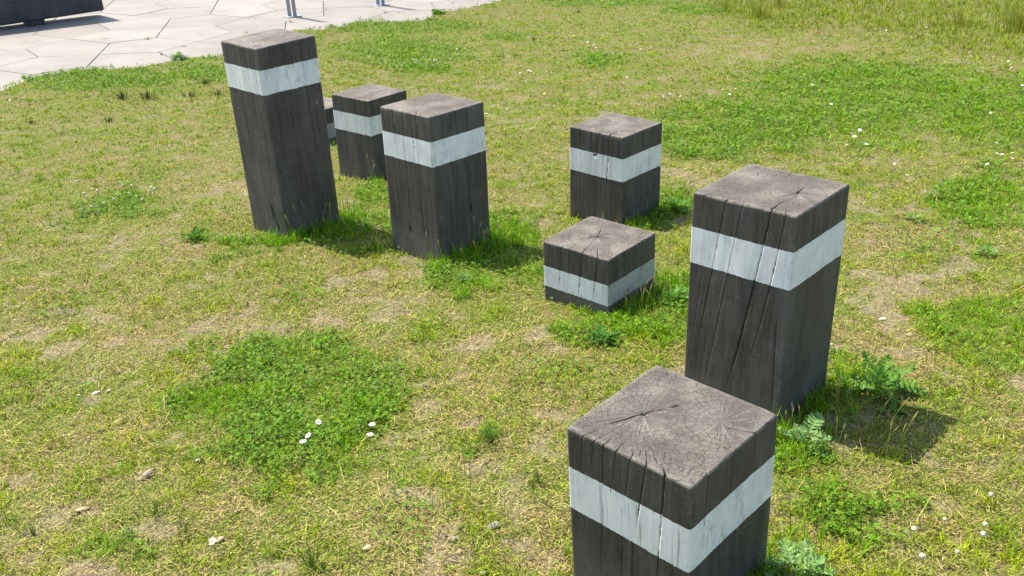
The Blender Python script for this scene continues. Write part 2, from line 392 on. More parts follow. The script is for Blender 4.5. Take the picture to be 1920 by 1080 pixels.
# a slab lies across every lattice edge: its corners are the two nodes, and the joint ends on both sides
def edge_slab(i, j, horiz):
    if horiz:      # edge (i,j)-(i+1,j); cells above (i,j) and below (i,j-1)
        A, B = (i, j), (i + 1, j)
        up = bar(i, j); dn = bar(i, j - 1)
        upv = (i + j) % 2 == 0
        if upv: return [A] + sorted(dn) + [B] + [min(up, key=lambda p: p[1])]
        return [A] + [max(dn, key=lambda p: p[1])] + [B] + sorted(up)[::-1]
    A, B = (i, j), (i, j + 1)   # cells right (i,j) and left (i-1,j)
    rt = bar(i, j); lf = bar(i - 1, j)
    rv = (i + j) % 2 == 0
    if rv: return [A] + sorted(rt, key=lambda p: p[1]) + [B] + [max(lf)]
    return [A] + [min(rt)] + [B] + sorted(lf, key=lambda p: -p[1])
cand = []
for i in range(-22, 34):
    for j in range(-22, 34):
        for hz in (True, False):
            loc = edge_slab(i, j, hz)
            mx = sum(p[0] for p in loc) / 5; my = sum(p[1] for p in loc) / 5
            wx = ox + sp * (math.cos(th) * mx - math.sin(th) * my)
            wy = oy + sp * (math.sin(th) * mx + math.cos(th) * my)
            if float(edge_dist(wx, wy)) > .75: continue
            ang = math.atan2(wx, wy)
            if wy < 2: continue
            # how far outside the camera's view
            off = max(0, abs(ang) - .54) * 20 + max(0, wy - 24) * 1.5
            cand.append((math.hypot(wx, wy) + off, i, j, hz, mx, my, wx, wy, loc))
cand.sort()
_cache = {}
stuffV = []; stuffF = []
def slab_key(i, j, hz): return (hz, (i + j) % 2)
for k, (dd, i, j, hz, mx, my, wx, wy, loc) in enumerate(cand):
    key = slab_key(i, j, hz)
    if key not in _cache:
        _cache[key] = slab_mesh([(sp * (p[0] - mx), sp * (p[1] - my)) for p in loc])
    if k < 290:
        o = bpy.data.objects.new('paving_slab', _cache[key])
        q = Quaternion(Vector((.001, -.035, 0)), 1) if False else None
        o.parent = paving
        rx = -.001 + random.gauss(0, .0012); ry = .035 + random.gauss(0, .0012)
        o.matrix_local = Matrix.Translation((wx, wy, z_pav(wx, wy) + random.uniform(-.0015, .0015))) @ Matrix.Rotation(ry, 4, 'Y') @ Matrix.Rotation(rx, 4, 'X') @ Matrix.Rotation(th, 4, 'Z')
        C.objects.link(o)
    elif dd < 60:
        me = _cache[key]
        co = np.empty(len(me.vertices) * 3, np.float32); me.vertices.foreach_get('co', co); co = co.reshape(-1, 3)
        ca, sa = math.cos(th), math.sin(th)
        vx = wx + ca * co[:, 0] - sa * co[:, 1]; vy = wy + sa * co[:, 0] + ca * co[:, 1]
        b0 = sum(len(v) for v in stuffV)
        stuffV.append(np.stack([vx, vy, z_pav(np.clip(vx, -30, 30), vy) + co[:, 2]], -1))
        for p in me.polygons: stuffF.append([b0 + v for v in p.vertices])
if stuffV:
    f4 = np.array([f for f in stuffF if len(f) == 4]); f5 = np.array([f for f in stuffF if len(f) == 5])
    so_ = mesh_obj('paving_slabs_beyond', np.concatenate(stuffV), [f4, f5], PAVE, parent=paving, smooth=False)
    so_['kind'] = 'stuff'

# ------------------------------------------------------------------ timber posts
def timber_material():
    m = NT('weathered_dark_timber')
    tc = m.n('ShaderNodeTexCoord').outputs['Object']
    oi = m.n('ShaderNodeObjectInfo').outputs['Random']
    off = m.n('ShaderNodeVectorMath', operation='ADD')
    m.l(tc, off.inputs[0])
    cv = m.n('ShaderNodeCombineXYZ')
    m.l(m.math('MULTIPLY', oi, 37.0), cv.inputs[0]); m.l(m.math('MULTIPLY', oi, 11.0), cv.inputs[1])
    m.l(cv.outputs[0], off.inputs[1])
    P = off.outputs[0]
    # sides: long grain
    s1 = m.noise(m.scalev(P, (1, 1, .035)), 170, 4, .65)
    s2 = m.noise(m.scalev(P, (1, 1, .10)), 38, 4, .6, .4)
    s3 = m.noise(P, 6, 4, .6)
    s4 = m.noise(m.scalev(P, (1, 1, .25)), 420, 3, .7)
    side = m.ramp(s2, (.28, (.038, .032, .025)), (.5, (.057, .049, .039)), (.72, (.084, .073, .060)))
    side = m.mix(m.ramp(s1, (.34, .6), (.42, 0.)), side, (.016, .014, .012))
    side = m.mix(m.math('MULTIPLY', m.ramp(s1, (.58, 0.), (.75, 1.)), .5), side, (.13, .118, .105))
    side = m.mix(m.math('MULTIPLY', m.ramp(s3, (.50, 0.), (.72, 1.)), .40), side, (.105, .098, .088))
    side = m.mix(m.math('MULTIPLY', m.ramp(s4, (.58, 0.), (.68, 1.)), .6), side, (.18, .165, .145))
    side = m.mix(m.math('MULTIPLY', m.ramp(s4, (.30, 1.), (.40, 0.)), .7), side, (.014, .012, .010))
    side = m.mix(m.math('MULTIPLY', oi, .5), side, m.mix(1.0, side, (1.5, 1.5, 1.52), 'MULTIPLY'))
    side = m.mix(m.math('MULTIPLY', m.ramp(m.noise(m.scalev(P, (1, 1, .3)), 7, 4, .65), (.5, 0.), (.66, 1.)), .5), side, (.135, .122, .105))
    # scuffs: thin pale scratches in patches
    vor = m.n('ShaderNodeTexVoronoi', feature='DISTANCE_TO_EDGE')
    nv = m.n('ShaderNodeTexNoise'); m.l(P, nv.inputs['Vector']); nv.inputs['Scale'].default_value = 12; nv.inputs['Detail'].default_value = 2
    dv = m.n('ShaderNodeVectorMath', operation='SCALE'); m.l(nv.outputs['Color'], dv.inputs[0]); dv.inputs['Scale'].default_value = .12
    da = m.n('ShaderNodeVectorMath', operation='ADD'); m.l(m.scalev(P, (1, 1, .45)), da.inputs[0]); m.l(dv.outputs[0], da.inputs[1])
    m.l(da.outputs[0], vor.inputs['Vector']); vor.inputs['Scale'].default_value = 19
    scr = m.ramp(vor.outputs['Distance'], (.0, 1.), (.012, 0.))
    scr = m.math('MULTIPLY', scr, m.ramp(m.noise(P, 14, 3, .6), (.50, 0.), (.66, 1.)))
    scr = m.math('MULTIPLY', scr, m.attr('scuff').outputs['Fac'])
    side = m.mix(m.math('MULTIPLY', scr, .7), side, (.30, .29, .28))
    # bottom dirt
    low = m.attr('low').outputs['Fac']
    side = m.mix(m.math('MULTIPLY', low, m.ramp(s3, (.35, .1), (.65, .75))), side, (.15, .135, .11))
    # end grain
    def endgrain(attr):
        v = m.attr(attr).outputs['Vector']
        ln = m.n('ShaderNodeVectorMath', operation='LENGTH'); m.l(v, ln.inputs[0])
        nz = m.n('ShaderNodeVectorMath', operation='NORMALIZE'); m.l(v, nz.inputs[0])
        return v, ln.outputs['Value'], nz.outputs[0]
    v, r, dirv = endgrain('pith')
    v2, r2, dir2 = endgrain('pith_b')
    sel = m.math('GREATER_THAN', r, r2)
    rr = m.mix(sel, r, r2)
    sepr = m.math('MINIMUM', r, r2)
    mixd = m.n('ShaderNodeMix', data_type='VECTOR')
    m.l(sel, mixd.inputs[0]); m.l(dirv, mixd.inputs[4]); m.l(dir2, mixd.inputs[5])
    D = mixd.outputs[1]
    warp = m.math('MULTIPLY', m.math('SUBTRACT', m.noise(P, 9, 3, .5), .5), .05)
    rw = m.math('ADD', sepr, warp)
    ringf = m.math('SINE', m.math('MULTIPLY', rw, 2 * PI / .0052))
    ring2 = m.noise(None, 1) if False else None
    cr = m.n('ShaderNodeCombineXYZ'); m.l(m.math('MULTIPLY', rw, 1.0), cr.inputs[0])
    rbig = m.noise(cr.outputs[0], 90, 2, .6)
    # fine rays: noise on the direction, slow along r
    dsc = m.n('ShaderNodeVectorMath', operation='SCALE'); m.l(D, dsc.inputs[0]); dsc.inputs['Scale'].default_value = 1.0
    comb = m.n('ShaderNodeVectorMath', operation='ADD'); m.l(dsc.outputs[0], comb.inputs[0])
    cz = m.n('ShaderNodeCombineXYZ'); m.l(m.math('MULTIPLY', sepr, 1.6), cz.inputs[2]); m.l(cz.outputs[0], comb.inputs[1])
    ray = m.noise(comb.outputs[0], 34, 4, .7)
    ray2 = m.noise(comb.outputs[0], 11, 3, .6)
    top = m.ramp(m.noise(P, 10, 4, .6), (.28, (.080, .068, .053)), (.5, (.138, .119, .094)), (.72, (.26, .226, .182)))
    top = m.mix(m.math('MULTIPLY', m.ramp(m.noise(P, 4.5, 3, .6, .5), (.52, 0.), (.68, 1.)), .55), top, (.36, .31, .25))
    top = m.mix(m.math('MULTIPLY', m.math('ADD', m.math('MULTIPLY', ringf, .5), .5), .32), top, (.070, .060, .050))
    top = m.mix(m.ramp(rbig, (.38, .5), (.52, 0.)), top, (.085, .073, .062))
    top = m.mix(m.ramp(ray, (.37, .95), (.44, 0.)), top, (.030, .025, .021))
    top = m.mix(m.math('MULTIPLY', m.ramp(ray, (.58, 0.), (.72, 1.)), .5), top, (.27, .245, .22))
    top = m.mix(m.math('MULTIPLY', m.ramp(ray2, (.5, 0.), (.72, 1.)), m.ramp(sepr, (.0, .9), (.09, .0))), top, (.46, .41, .36))
    # crazing: small checks that follow rings and rays
    an = m.n('ShaderNodeSeparateXYZ'); m.l(D, an.inputs[0])
    ang = m.math('ARCTAN2', an.outputs[1], an.outputs[0])
    for sc_a, sc_r, wd, lo, hi, amt in ((15, 80, .075, .34, .46, 1.), (34, 150, .08, .42, .54, .9)):
        pc = m.n('ShaderNodeCombineXYZ')
        m.l(m.math('MULTIPLY', ang, sc_a / 3.0), pc.inputs[0]); m.l(m.math('MULTIPLY', rw, sc_r), pc.inputs[1])
        vo = m.n('ShaderNodeTexVoronoi', feature='DISTANCE_TO_EDGE', voronoi_dimensions='2D', distance='CHEBYCHEV') if False else m.n('ShaderNodeTexVoronoi', feature='DISTANCE_TO_EDGE', voronoi_dimensions='2D')
        m.l(pc.outputs[0], vo.inputs['Vector']); vo.inputs['Scale'].default_value = 1.0; vo.inputs['Randomness'].default_value = .75
        ck = m.ramp(vo.outputs['Distance'], (.0, 1.), (wd, 0.))
        ck = m.math('MULTIPLY', ck, m.ramp(m.noise(P, 26 if sc_a < 20 else 40, 3, .6), (lo, 0.), (hi, amt)))
        ck = m.math('MULTIPLY', ck, m.attr('craze').outputs['Fac'])
        top = m.mix(ck, top, (.045, .038, .032))
    crk = m.attr('crack').outputs['Fac']
    topf = m.attr('top').outputs['Fac']
    ed = m.math('ADD', topf, m.math('MULTIPLY', m.math('SUBTRACT', m.noise(P, 90, 3, .6), .5), .8))
    tf = m.ramp(ed, (.36, 0.), (.62, 1.))
    wood = m.mix(tf, side, top)
    # worn pale arris
    ar = m.math('MULTIPLY', m.attr('arris').outputs['Fac'], m.ramp(m.noise(P, 60, 3, .6), (.4, .1), (.6, .6)))
    wood = m.mix(ar, wood, (.26, .24, .215))
    wood = m.mix(m.ramp(crk, (.3, 0.), (.75, 1.)), wood, (.010, .009, .008))
    m.col(wood); m.rough(m.mix(tf, (.72,) * 3, (.88,) * 3))
    m.b.inputs['Specular IOR Level'].default_value = .35
    h = m.mix(tf, m.math('ADD', m.math('MULTIPLY', s1, .7), m.math('MULTIPLY', s4, .3)), m.math('ADD', ray, m.math('MULTIPLY', m.noise(P, 300, 3, .7), .6)))
    m.bump(h, .85, .0026)
    return m.m
def band_material():
    m = NT('white_road_paint')
    tc = m.n('ShaderNodeTexCoord').outputs['Object']
    oi = m.n('ShaderNodeObjectInfo').outputs['Random']
    off = m.n('ShaderNodeVectorMath', operation='ADD')
    m.l(tc, off.inputs[0])
    cv = m.n('ShaderNodeCombineXYZ'); m.l(m.math('MULTIPLY', oi, 23.0), cv.inputs[0]); m.l(cv.outputs[0], off.inputs[1])
    P = off.outputs[0]
    c = m.ramp(m.noise(P, 9, 4, .6), (.3, (.68, .68, .665)), (.6, (.82, .815, .79)))
    grime_shade = m.math('MULTIPLY', m.ramp(m.noise(m.scalev(P, (1, 1, .6)), 26, 6, .72), (.52, 0.), (.80, 1.)), m.attr('grime_shade').outputs['Fac'], clamp=True)
    c = m.mix(grime_shade, c, (.20, .20, .19))
    c = m.mix(m.math('MULTIPLY', m.math('SUBTRACT', m.attr('grime_shade').outputs['Fac'], 1.0, clamp=True), .85, clamp=True), c, (.19, .18, .165))  # even grey over the face: shade painted into post I's band, dirt on E's
    speck = m.ramp(m.noise(P, 210, 3, .65), (.66, 0.), (.74, 1.))
    c = m.mix(m.math('MULTIPLY', speck, m.ramp(m.noise(P, 16, 3), (.45, 0.), (.65, .7))), c, (.13, .125, .115))
    s1 = m.noise(m.scalev(P, (1, 1, .05)), 120, 3, .6)
    c = m.mix(m.ramp(s1, (.30, .7), (.39, 0.)), c, (.26, .26, .25))
    c = m.mix(m.math('MULTIPLY', m.ramp(m.noise(m.scalev(P, (1, 1, .25)), 18, 5, .7), (.50, 0.), (.72, 1.)), .35), c, (.42, .43, .42))
    chip = m.math('ADD', m.noise(m.scalev(P, (1, 1, .5)), 75, 5, .7), m.math('MULTIPLY', m.attr('rim').outputs['Fac'], .07))
    c = m.mix(m.ramp(chip, (.70, 0.), (.735, 1.)), c, (.055, .048, .04))
    crk = m.attr('crack').outputs['Fac']
    c = m.mix(m.ramp(crk, (.35, 0.), (.8, 1.)), c, (.035, .032, .03))
    m.col(c); m.rough(.62)
    m.bump(m.math('ADD', s1, m.noise(P, 260, 3, .6)), .35, .0015)
    return m.m
TIMBER = timber_material(); BANDM = band_material()

def post_grid(w, h, col, rows, offset, cracks, pits, pith, slL, slR, seed, cap, bev, tilt_top):
    """returns V, F, attrs for a squared timber from z=-.15 to z=h, or for the painted sleeve"""
    r = .0065; hw_ = w / 2
    fine = np.linspace(0, 1, int(w / col) + 1)
    coarse = np.linspace(0, 1, 13)
    U = []     # (face, f)
    for face, fs in ((0, fine), (1, fine), (2, coarse), (3, coarse)):
        for f in fs[:-1]: U.append((face, f))
    face = np.array([u[0] for u in U]); f = np.array([u[1] for u in U])
    n = len(U)
    rs = np.random.default_rng(seed)
    t = h - rows                                  # distance below the top
    T, FF = np.meshgrid(t, f, indexing='ij')
    FA = np.broadcast_to(face, T.shape)
    bump_ = np.clip(np.minimum(FF / .3, (1 - FF) / .3), 0, 1)
    sl = np.where(FA == 0, slL, np.where(FA == 1, slR, 0))
    FW = FF + sl * np.clip(T / h, 0, 1) * bump_
    wav = .0012 * (vnoise(FF * 5 + FA * 7, T * 4, 1, seed) - .5) * 2 + .0006 * (vnoise(FF * 30 + FA * 7, T * 3, 1, seed + 1) - .5)
    def xy(face_, ff, inset):
        s = ff * w - hw_
        k = hw_ - inset
        s = np.clip(s, -k, k)
        # rounded corners
        a = np.abs(s) - (hw_ - r)
        x = np.select([face_ == 0, face_ == 1, face_ == 2, face_ == 3], [-k + 0 * s, s, k + 0 * s, -s])
        y = np.select([face_ == 0, face_ == 1, face_ == 2, face_ == 3], [-s, -k + 0 * s, s, k + 0 * s])
        # superellipse-like rounding of the corner
        cxx = np.clip(np.abs(x) - (k - r), 0, None); cyy = np.clip(np.abs(y) - (k - r), 0, None)
        d = np.hypot(cxx, cyy); sc = np.where(d > r, r / np.maximum(d, 1e-6), 1)
        x = np.sign(x) * (np.minimum(np.abs(x), k - r) + cxx * sc); y = np.sign(y) * (np.minimum(np.abs(y), k - r) + cyy * sc)
        return x, y
    # crack depth on the sides
    depth = np.zeros(T.shape); ck = np.zeros(T.shape)
    for (fc, f0, drift, wd, dp, t0, t1, ext) in cracks:
        tn = (T - t0) / max(t1 - t0, 1e-3)
        on = (tn >= 0) & (tn <= 1) & (FA == fc)
        taper = np.clip((1 - tn) * 3.0, 0, 1) * (np.clip(tn * 5 + .25, 0, 1) if t0 > .01 else 1)
        fc_ = f0 + drift * tn + .006 * (vnoise(T * 7, T * 0, 1, seed + int(f0 * 100)) - .5)
        wdd = wd * (.55 + .9 * vnoise(T * 22, T * 0, 1, seed + int(f0 * 90) + 3))
        prof = np.clip(1.12 - np.abs(FF - fc_) * w / np.maximum(.75 * wdd * taper + 1e-4, col * .62), 0, 1) * on * np.clip(taper * 1.4, 0, 1)
        depth = np.maximum(depth, prof * dp * taper); ck = np.maximum(ck, prof * np.clip(taper * 1.3, 0, 1) * (1 if cap or wd > .0015 else .6))
    for (fc, f0, tp, rf, rt, dp) in pits:
        q = ((FF - f0) * w / rf) ** 2 + ((T - tp) / rt) ** 2
        ang = vnoise(FF * 40, T * 60, 1, seed + 9)
        p = np.clip(1.2 - q * (.7 + .8 * ang), 0, 1) * (FA == fc)
        depth = np.maximum(depth, p * dp); ck = np.maximum(ck, np.clip(p * 1.3 - .35, 0, 1))
    x, y = xy(FA, FW, 0)
    nx_ = np.select([FA == 0, FA == 1, FA == 2, FA == 3], [-1., 0., 1., 0.]); ny_ = np.select([FA == 0, FA == 1, FA == 2, FA == 3], [0., -1., 0., 1.])
    dd = depth - wav - offset
    x = x - nx_ * dd; y = y - ny_ * dd
    # keep corners together: grow radially for the offset
    z = h - T
    V = [np.stack([x, y, z], -1)]
    TOP = [np.zeros(T.shape)]; CK = [ck]
    AR = [np.exp(-((np.minimum(FF, 1 - FF) * w) / .006) ** 2) * .6]
    if cap:
        b = bev
        sI = list(np.linspace(0, 1, 30) ** .9)
        V_, TT, CC, AA = [], [], [], []
        f1 = f; fa1 = face
        chip = .8 + .5 * vnoise(f * 12 + face * 5, 0 * f, 1, seed + 20)
        for a in (25, 50, 72, 90):
            an = math.radians(a)
            ins = b * (1 - math.cos(an)) * chip
            xx, yy = xy(fa1, np.clip(f1, 0, 1), 0)
            px_, py_ = xx * (1 - ins / hw_), yy * (1 - ins / hw_)
            cdep = np.zeros(n)
            for (fc, f0, drift, wd, dp, t0, t1, ext) in cracks:
                if t0 > .01: continue
                cdep = np.maximum(cdep, np.clip(1.35 - np.abs(f1 - f0) * w / max(wd, col * .62), 0, 1) * (fa1 == fc) * (dp))
            nxx = np.select([fa1 == 0, fa1 == 1, fa1 == 2, fa1 == 3], [-1., 0., 1., 0.]); nyy = np.select([fa1 == 0, fa1 == 1, fa1 == 2, fa1 == 3], [0., -1., 0., 1.])
            q = math.cos(an)
            V_.append(np.stack([px_ - nxx * cdep * q, py_ - nyy * cdep * q, h - b + b * math.sin(an) * np.ones(n) - cdep * (1 - q)], -1))
            TT.append(np.full(n, a / 90. * .9)); CC.append(np.clip(cdep / .006, 0, 1)); AA.append(np.full(n, .9 if a < 80 else .5))
        p_last = V_[-1]
        ins = b * chip
        xx, yy = xy(fa1, f1, 0)
        bx_, by_ = xx * (1 - ins / hw_), yy * (1 - ins / hw_)
        pxx, pyy = -hw_ + pith[0] * w, -hw_ + pith[1] * w
        for s in sI[1:]:
            cdep = np.zeros(n); L = np.hypot(bx_ - pxx, by_ - pyy)
            for (fc, f0, drift, wd, dp, t0, t1, ext) in cracks:
                if t0 > .01 or ext <= 0: continue
                tp = np.clip(1 - s / ext, 0, 1)
                fcs = f0 + .03 * (vnoise(s * 9, 0, 1, seed + int(f0 * 77)) - .5) * min(1, s * 3)
                cdep = np.maximum(cdep, np.clip(1.3 - np.abs(f1 - fcs) * w * (1 - s * .7) / max(wd * tp, col * .62), 0, 1) * (fa1 == fc) * dp * tp)
            for (fc, f0, wd, s0, s1) in RADIAL.get(seed, []):
                if s0 <= s <= s1 + 1e-6:
                    tp = np.clip((s - s0) / .2, .15, 1)
                    fcs = f0 + .05 * (vnoise(s * 7, 0, 1, seed + int(f0 * 57)) - .5)
                    cdep = np.maximum(cdep, np.clip(1.3 - np.abs(f1 - fcs) * w * (1 - s) / max(wd * tp, col * .5 * (1 - s) + 1e-4), 0, 1) * (fa1 == fc) * .006 * tp)
            X_ = bx_ + (pxx - bx_) * s; Y_ = by_ + (pyy - by_) * s
            zz = h - cdep + .0016 * (vnoise(X_ * 22, Y_ * 22, 1, seed + 31) - .5) + .0008 * (vnoise(X_ * 90, Y_ * 90, 1, seed + 33) - .5) - .002 * math.exp(-((1 - s) / .05) ** 2)
            V_.append(np.stack([X_, Y_, zz], -1)); TT.append(np.ones(n)); CC.append(np.clip(cdep / .0045, 0, 1)); AA.append(np.full(n, max(0, .5 - s * 8)))
        V.append(np.array(V_)); TOP.append(np.array(TT)); CK.append(np.array(CC)); AR.append(np.array(AA))
    V = np.concatenate([v.reshape(-1, n, 3) for v in V]); TOP = np.concatenate(TOP); CK = np.concatenate(CK); AR = np.concatenate(AR)
    nr = V.shape[0]
    V[..., 2] += tilt_top[0] * V[..., 0] * (V[..., 2] > h - bev - .001) + tilt_top[1] * V[..., 1] * (V[..., 2] > h - bev - .001)
    id_ = np.arange(nr * n).reshape(nr, n)
    nxt = np.roll(id_, -1, axis=1)
    F = np.stack([id_[:-1], nxt[:-1], nxt[1:], id_[1:]], -1).reshape(-1, 4)
    return V, F, TOP, CK, AR, n
RADIAL = {}
class PostSpec: pass
def make_post(name_, Fx, Fy, h, th_, lx, ly, b0, b1, w, col, pith, pith2, craze, cracks, pits, slL, slR, scuff, grime_shade, label, seed, radial=(), tilt_top=(0, 0)):
    RADIAL[seed] = list(radial)
    dR = Vector((math.cos(th_), math.sin(th_), 0)); dL = Vector((-math.sin(th_), math.cos(th_), 0))
    ce = Vector((Fx, Fy, 0)) + (dR + dL) * (w / 2)
    ax = Vector((lx, ly, 1)).normalized()
    xx = (dR - ax * dR.dot(ax)).normalized(); yy = ax.cross(xx)
    zb = z_plane(Fx, Fy)
    root = empty('timber_post', (0, 0, 0), label, 'post', 'square timber posts with a white painted band')
    root.matrix_world = Matrix(((xx.x, yy.x, ax.x, ce.x), (xx.y, yy.y, ax.y, ce.y), (xx.z, yy.z, ax.z, zb), (0, 0, 0, 1)))
    bev = .0065
    rows = list(np.arange(-.15, h - bev, .014)) + [h - bev]
    V, F, TOP, CK, AR, n = post_grid(w, h, col, np.array(rows), 0, cracks, pits, pith, slL, slR, seed, True, bev, tilt_top)
    fl = V.reshape(-1, 3)
    hw_ = w / 2
    def pv(p): return np.stack([fl[:, 0] - (-hw_ + p[0] * w), fl[:, 1] - (-hw_ + p[1] * w), 0 * fl[:, 0]], -1)
    low = np.clip(1 - fl[:, 2] / .10, 0, 1)
    ob = mesh_obj('timber', fl, F, TIMBER, root, {'top': TOP.ravel(), 'crack': CK.ravel(), 'arris': AR.ravel(), 'low': low,
              'pith': pv(pith), 'pith_b': pv(pith2 or pith), 'craze': np.full(len(fl), craze), 'scuff': np.full(len(fl), scuff)})
    # painted sleeve
    e = .0003
    br = [h - b1] + list(np.arange(h - b1 + .006, h - b0 - .004, .012)) + [h - b0]
    V, F, TOP, CK, AR, n = post_grid(w, h, col, np.array(br), .0005, cracks, pits, pith, slL, slR, seed, False, bev, (0, 0))
    # uneven brushed edges and closed rims
    fr = np.arange(n)
    V[0, :, 2] += .0018 * (vnoise(fr * .11, fr * 0, 1, seed + 50) - .5) + .002 * (vnoise(fr * .5, fr * 0, 1, seed + 52) - .5); V[-1, :, 2] += .0020 * (vnoise(fr * .13, fr * 0, 1, seed + 51) - .5)
    nr = V.shape[0]; id_ = np.arange(nr * n).reshape(nr, n); nxt = np.roll(id_, -1, axis=1)
    F = np.stack([id_[:-1], nxt[:-1], nxt[1:], id_[1:]], -1).reshape(-1, 4)
    fl = V.reshape(-1, 3)
    zz_ = fl[:, 2]; rim = np.clip(1 - np.minimum(zz_ - (h - b1), (h - b0) - zz_) / .008, 0, 1) * .8
    rim = np.maximum(rim, np.clip(AR.ravel() * 1.6, 0, 1))
    gr = np.where(fl[:, 1] < -hw_ + .004, grime_shade[1], grime_shade[0])
    mesh_obj('painted_band', fl, F, BANDM, root, {'crack': CK.ravel(), 'grime_shade': gr, 'rim': rim})
    return root
PD = {p[0]: p[1:] for p in POSTS}
# crack: face (0 left, 1 right), start fraction along the face, drift, half width, depth, start and end below the top, reach into the top
W2, W3, W4 = .0010, .0015, .0021
make_post('A', *PD['A'], .003, (.854, .665), None, .25,
    [(0, .38, .02, W2, .004, 0, .30, .1), (0, .54, .02, W2, .004, 0, .22, .12), (0, .67, .03, W2, .005, 0, .40, .15), (0, .915, -.10, W3, .009, 0, .80, .2),
     (1, .715, .04, W3, .010, 0, .72, .25), (1, .40, .02, W2, .003, .30, .60, 0), (1, .20, 0, W2, .003, .02, .12, 0)],
    [(0, .72, .80, .010, .045, .012), (0, .80, .865, .012, .03, .008)], -.02, .02, 1.0, (.35, .9),
    'tallest timber post, leaning a little left, nearest to the paving on the left', 1, tilt_top=(.02, .01))
make_post('B', *PD['B'], .003, (.5, .55), None, .3,
    [(0, .41, .02, W2, .004, 0, .14, .1), (0, .63, .0, W3, .007, 0, .42, .2), (0, .90, -.05, W3, .006, 0, .40, .2), (0, .28, .02, W2, .004, .15, .40, 0), (1, .3, 0, W2, .004, 0, .2, .1), (1, .6, 0, W2, .004, 0, .16, .1)],
    [], 0, 0, .3, (.45, .6), 'mid height timber post between the tallest post and the one in front of it', 2)
make_post('C', *PD['C'], .003, (.315, .585), None, .35,
    [(0, .26, .03, W2, .004, 0, .20, .15), (0, .47, -.02, W3, .008, 0, .50, .25), (0, .60, .08, W3, .006, 0, .20, .3), (0, .735, -.01, W3, .010, 0, .62, .3),
     (1, .22, .0, W3, .008, 0, .17, .3), (1, .45, .02, W2, .005, 0, .25, .1), (1, .65, .02, W2, .005, 0, .30, .1), (1, .42, .0, W2, .005, .30, .60, 0), (1, .62, .02, W3, .008, .22, .42, 0), (1, .68, -.1, W3, .009, .42, .52, 0)],
    [(0, .42, .535, .010, .022, .008), (1, .66, .455, .008, .022, .010)], 0, 0, .7, (.3, .6), 'timber post with a small knot low on its left face, right of the tallest post', 3)
make_post('D', *PD['D'], .003, (.26, .285), None, .3,
    [(0, .2, .0, W2, .004, 0, .12, .15), (0, .42, .0, W2, .004, 0, .10, .1), (0, .57, -.05, W2, .005, 0, .11, .2), (0, .765, -.10, W4, .012, 0, .42, .6),
     (1, .35, -.02, W3, .008, 0, .36, .3)],
    [(0, .50, .112, .012, .010, .004)], 0, 0, .4, (.25, .45), 'timber post standing behind the very low post, at the edge of the dark clover', 4)
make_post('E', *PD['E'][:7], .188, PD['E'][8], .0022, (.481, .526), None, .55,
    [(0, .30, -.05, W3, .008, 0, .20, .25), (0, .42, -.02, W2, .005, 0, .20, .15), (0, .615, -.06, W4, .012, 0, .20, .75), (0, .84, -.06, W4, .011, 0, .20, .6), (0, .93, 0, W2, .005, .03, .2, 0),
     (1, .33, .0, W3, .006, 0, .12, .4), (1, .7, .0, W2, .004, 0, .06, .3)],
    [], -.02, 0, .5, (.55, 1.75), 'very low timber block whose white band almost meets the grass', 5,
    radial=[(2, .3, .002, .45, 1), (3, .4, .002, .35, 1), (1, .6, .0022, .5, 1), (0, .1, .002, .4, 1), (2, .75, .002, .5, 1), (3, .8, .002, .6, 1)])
make_post('G', *PD['G'], .0017, (.50, .259), None, .55,
    [(0, .34, -.02, W3, .008, 0, .55, .3), (0, .50, -.03, W2, .007, 0, .60, .3), (0, .765, -.07, W4, .018, 0, .63, .55), (0, .90, -.10, W2, .006, 0, .48, .25), (0, .93, .04, W3, .007, .30, .62, 0),
     (0, .2, 0, W2, .004, .25, .5, 0), (1, .34, .0, W3, .007, 0, .40, .3), (1, .46, .0, W2, .005, .03, .25, 0), (1, .3, 0, W2, .003, .3, .6, 0), (0, .12, 0, W2, .003, 0, .05, .2)],
    [], -.26, -.05, .6, (.3, .35), 'tall timber post on the right with a long slanting split and a shadow behind it', 6,
    radial=[(2, .35, .003, .5, 1), (2, .45, .002, .7, 1), (3, .5, .0022, .75, 1), (1, .7, .0025, .6, 1), (0, .5, .0022, .7, 1)])
make_post('H', *PD['H'], .0015, (.435, .695), (.687, .247), 1.0,
    [(0, .15, -.03, W2, .006, 0, .09, .2), (0, .24, -.04, W2, .006, 0, .10, .2), (0, .315, -.02, W3, .008, 0, .36, .25), (0, .42, -.04, W2, .008, 0, .13, .25), (0, .535, -.04, W2, .008, 0, .12, .2), (0, .655, -.06, W3, .012, 0, .17, .3), (0, .80, -.04, W4, .018, 0, .36, .15),
     (0, .88, 0, W2, .004, .13, .36, 0), (0, .48, 0, W2, .004, .20, .36, 0), (0, .57, 0, W3, .006, .2, .37, 0), (1, .18, -.03, W3, .012, 0, .17, .2), (1, .46, -.02, W3, .008, 0, .15, .2), (1, .72, 0, W3, .008, 0, .09, .42), (1, .55, 0, W2, .005, .2, .36, 0), (1, .8, .02, W2, .003, .1, .2, 0)],
    [], -.03, -.02, .5, (.35, 1.0), 'nearest timber post, its cracked end grain seen from above, cut off by the bottom edge', 7,
    radial=[(2, .40, .0020, .45, 1), (0, .12, .0018, .35, 1), (1, .3, .0012, .8, 1), (3, .85, .0014, .7, 1)])
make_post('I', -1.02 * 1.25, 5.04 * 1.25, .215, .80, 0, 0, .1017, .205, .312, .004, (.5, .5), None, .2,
    [(1, .3, 0, W2, .004, 0, .1, .1), (0, .5, 0, W3, .006, 0, .2, .3)], [], 0, 0, .3, (1.2, 2.2), 'small low timber block mostly hidden behind the tallest post', 8)

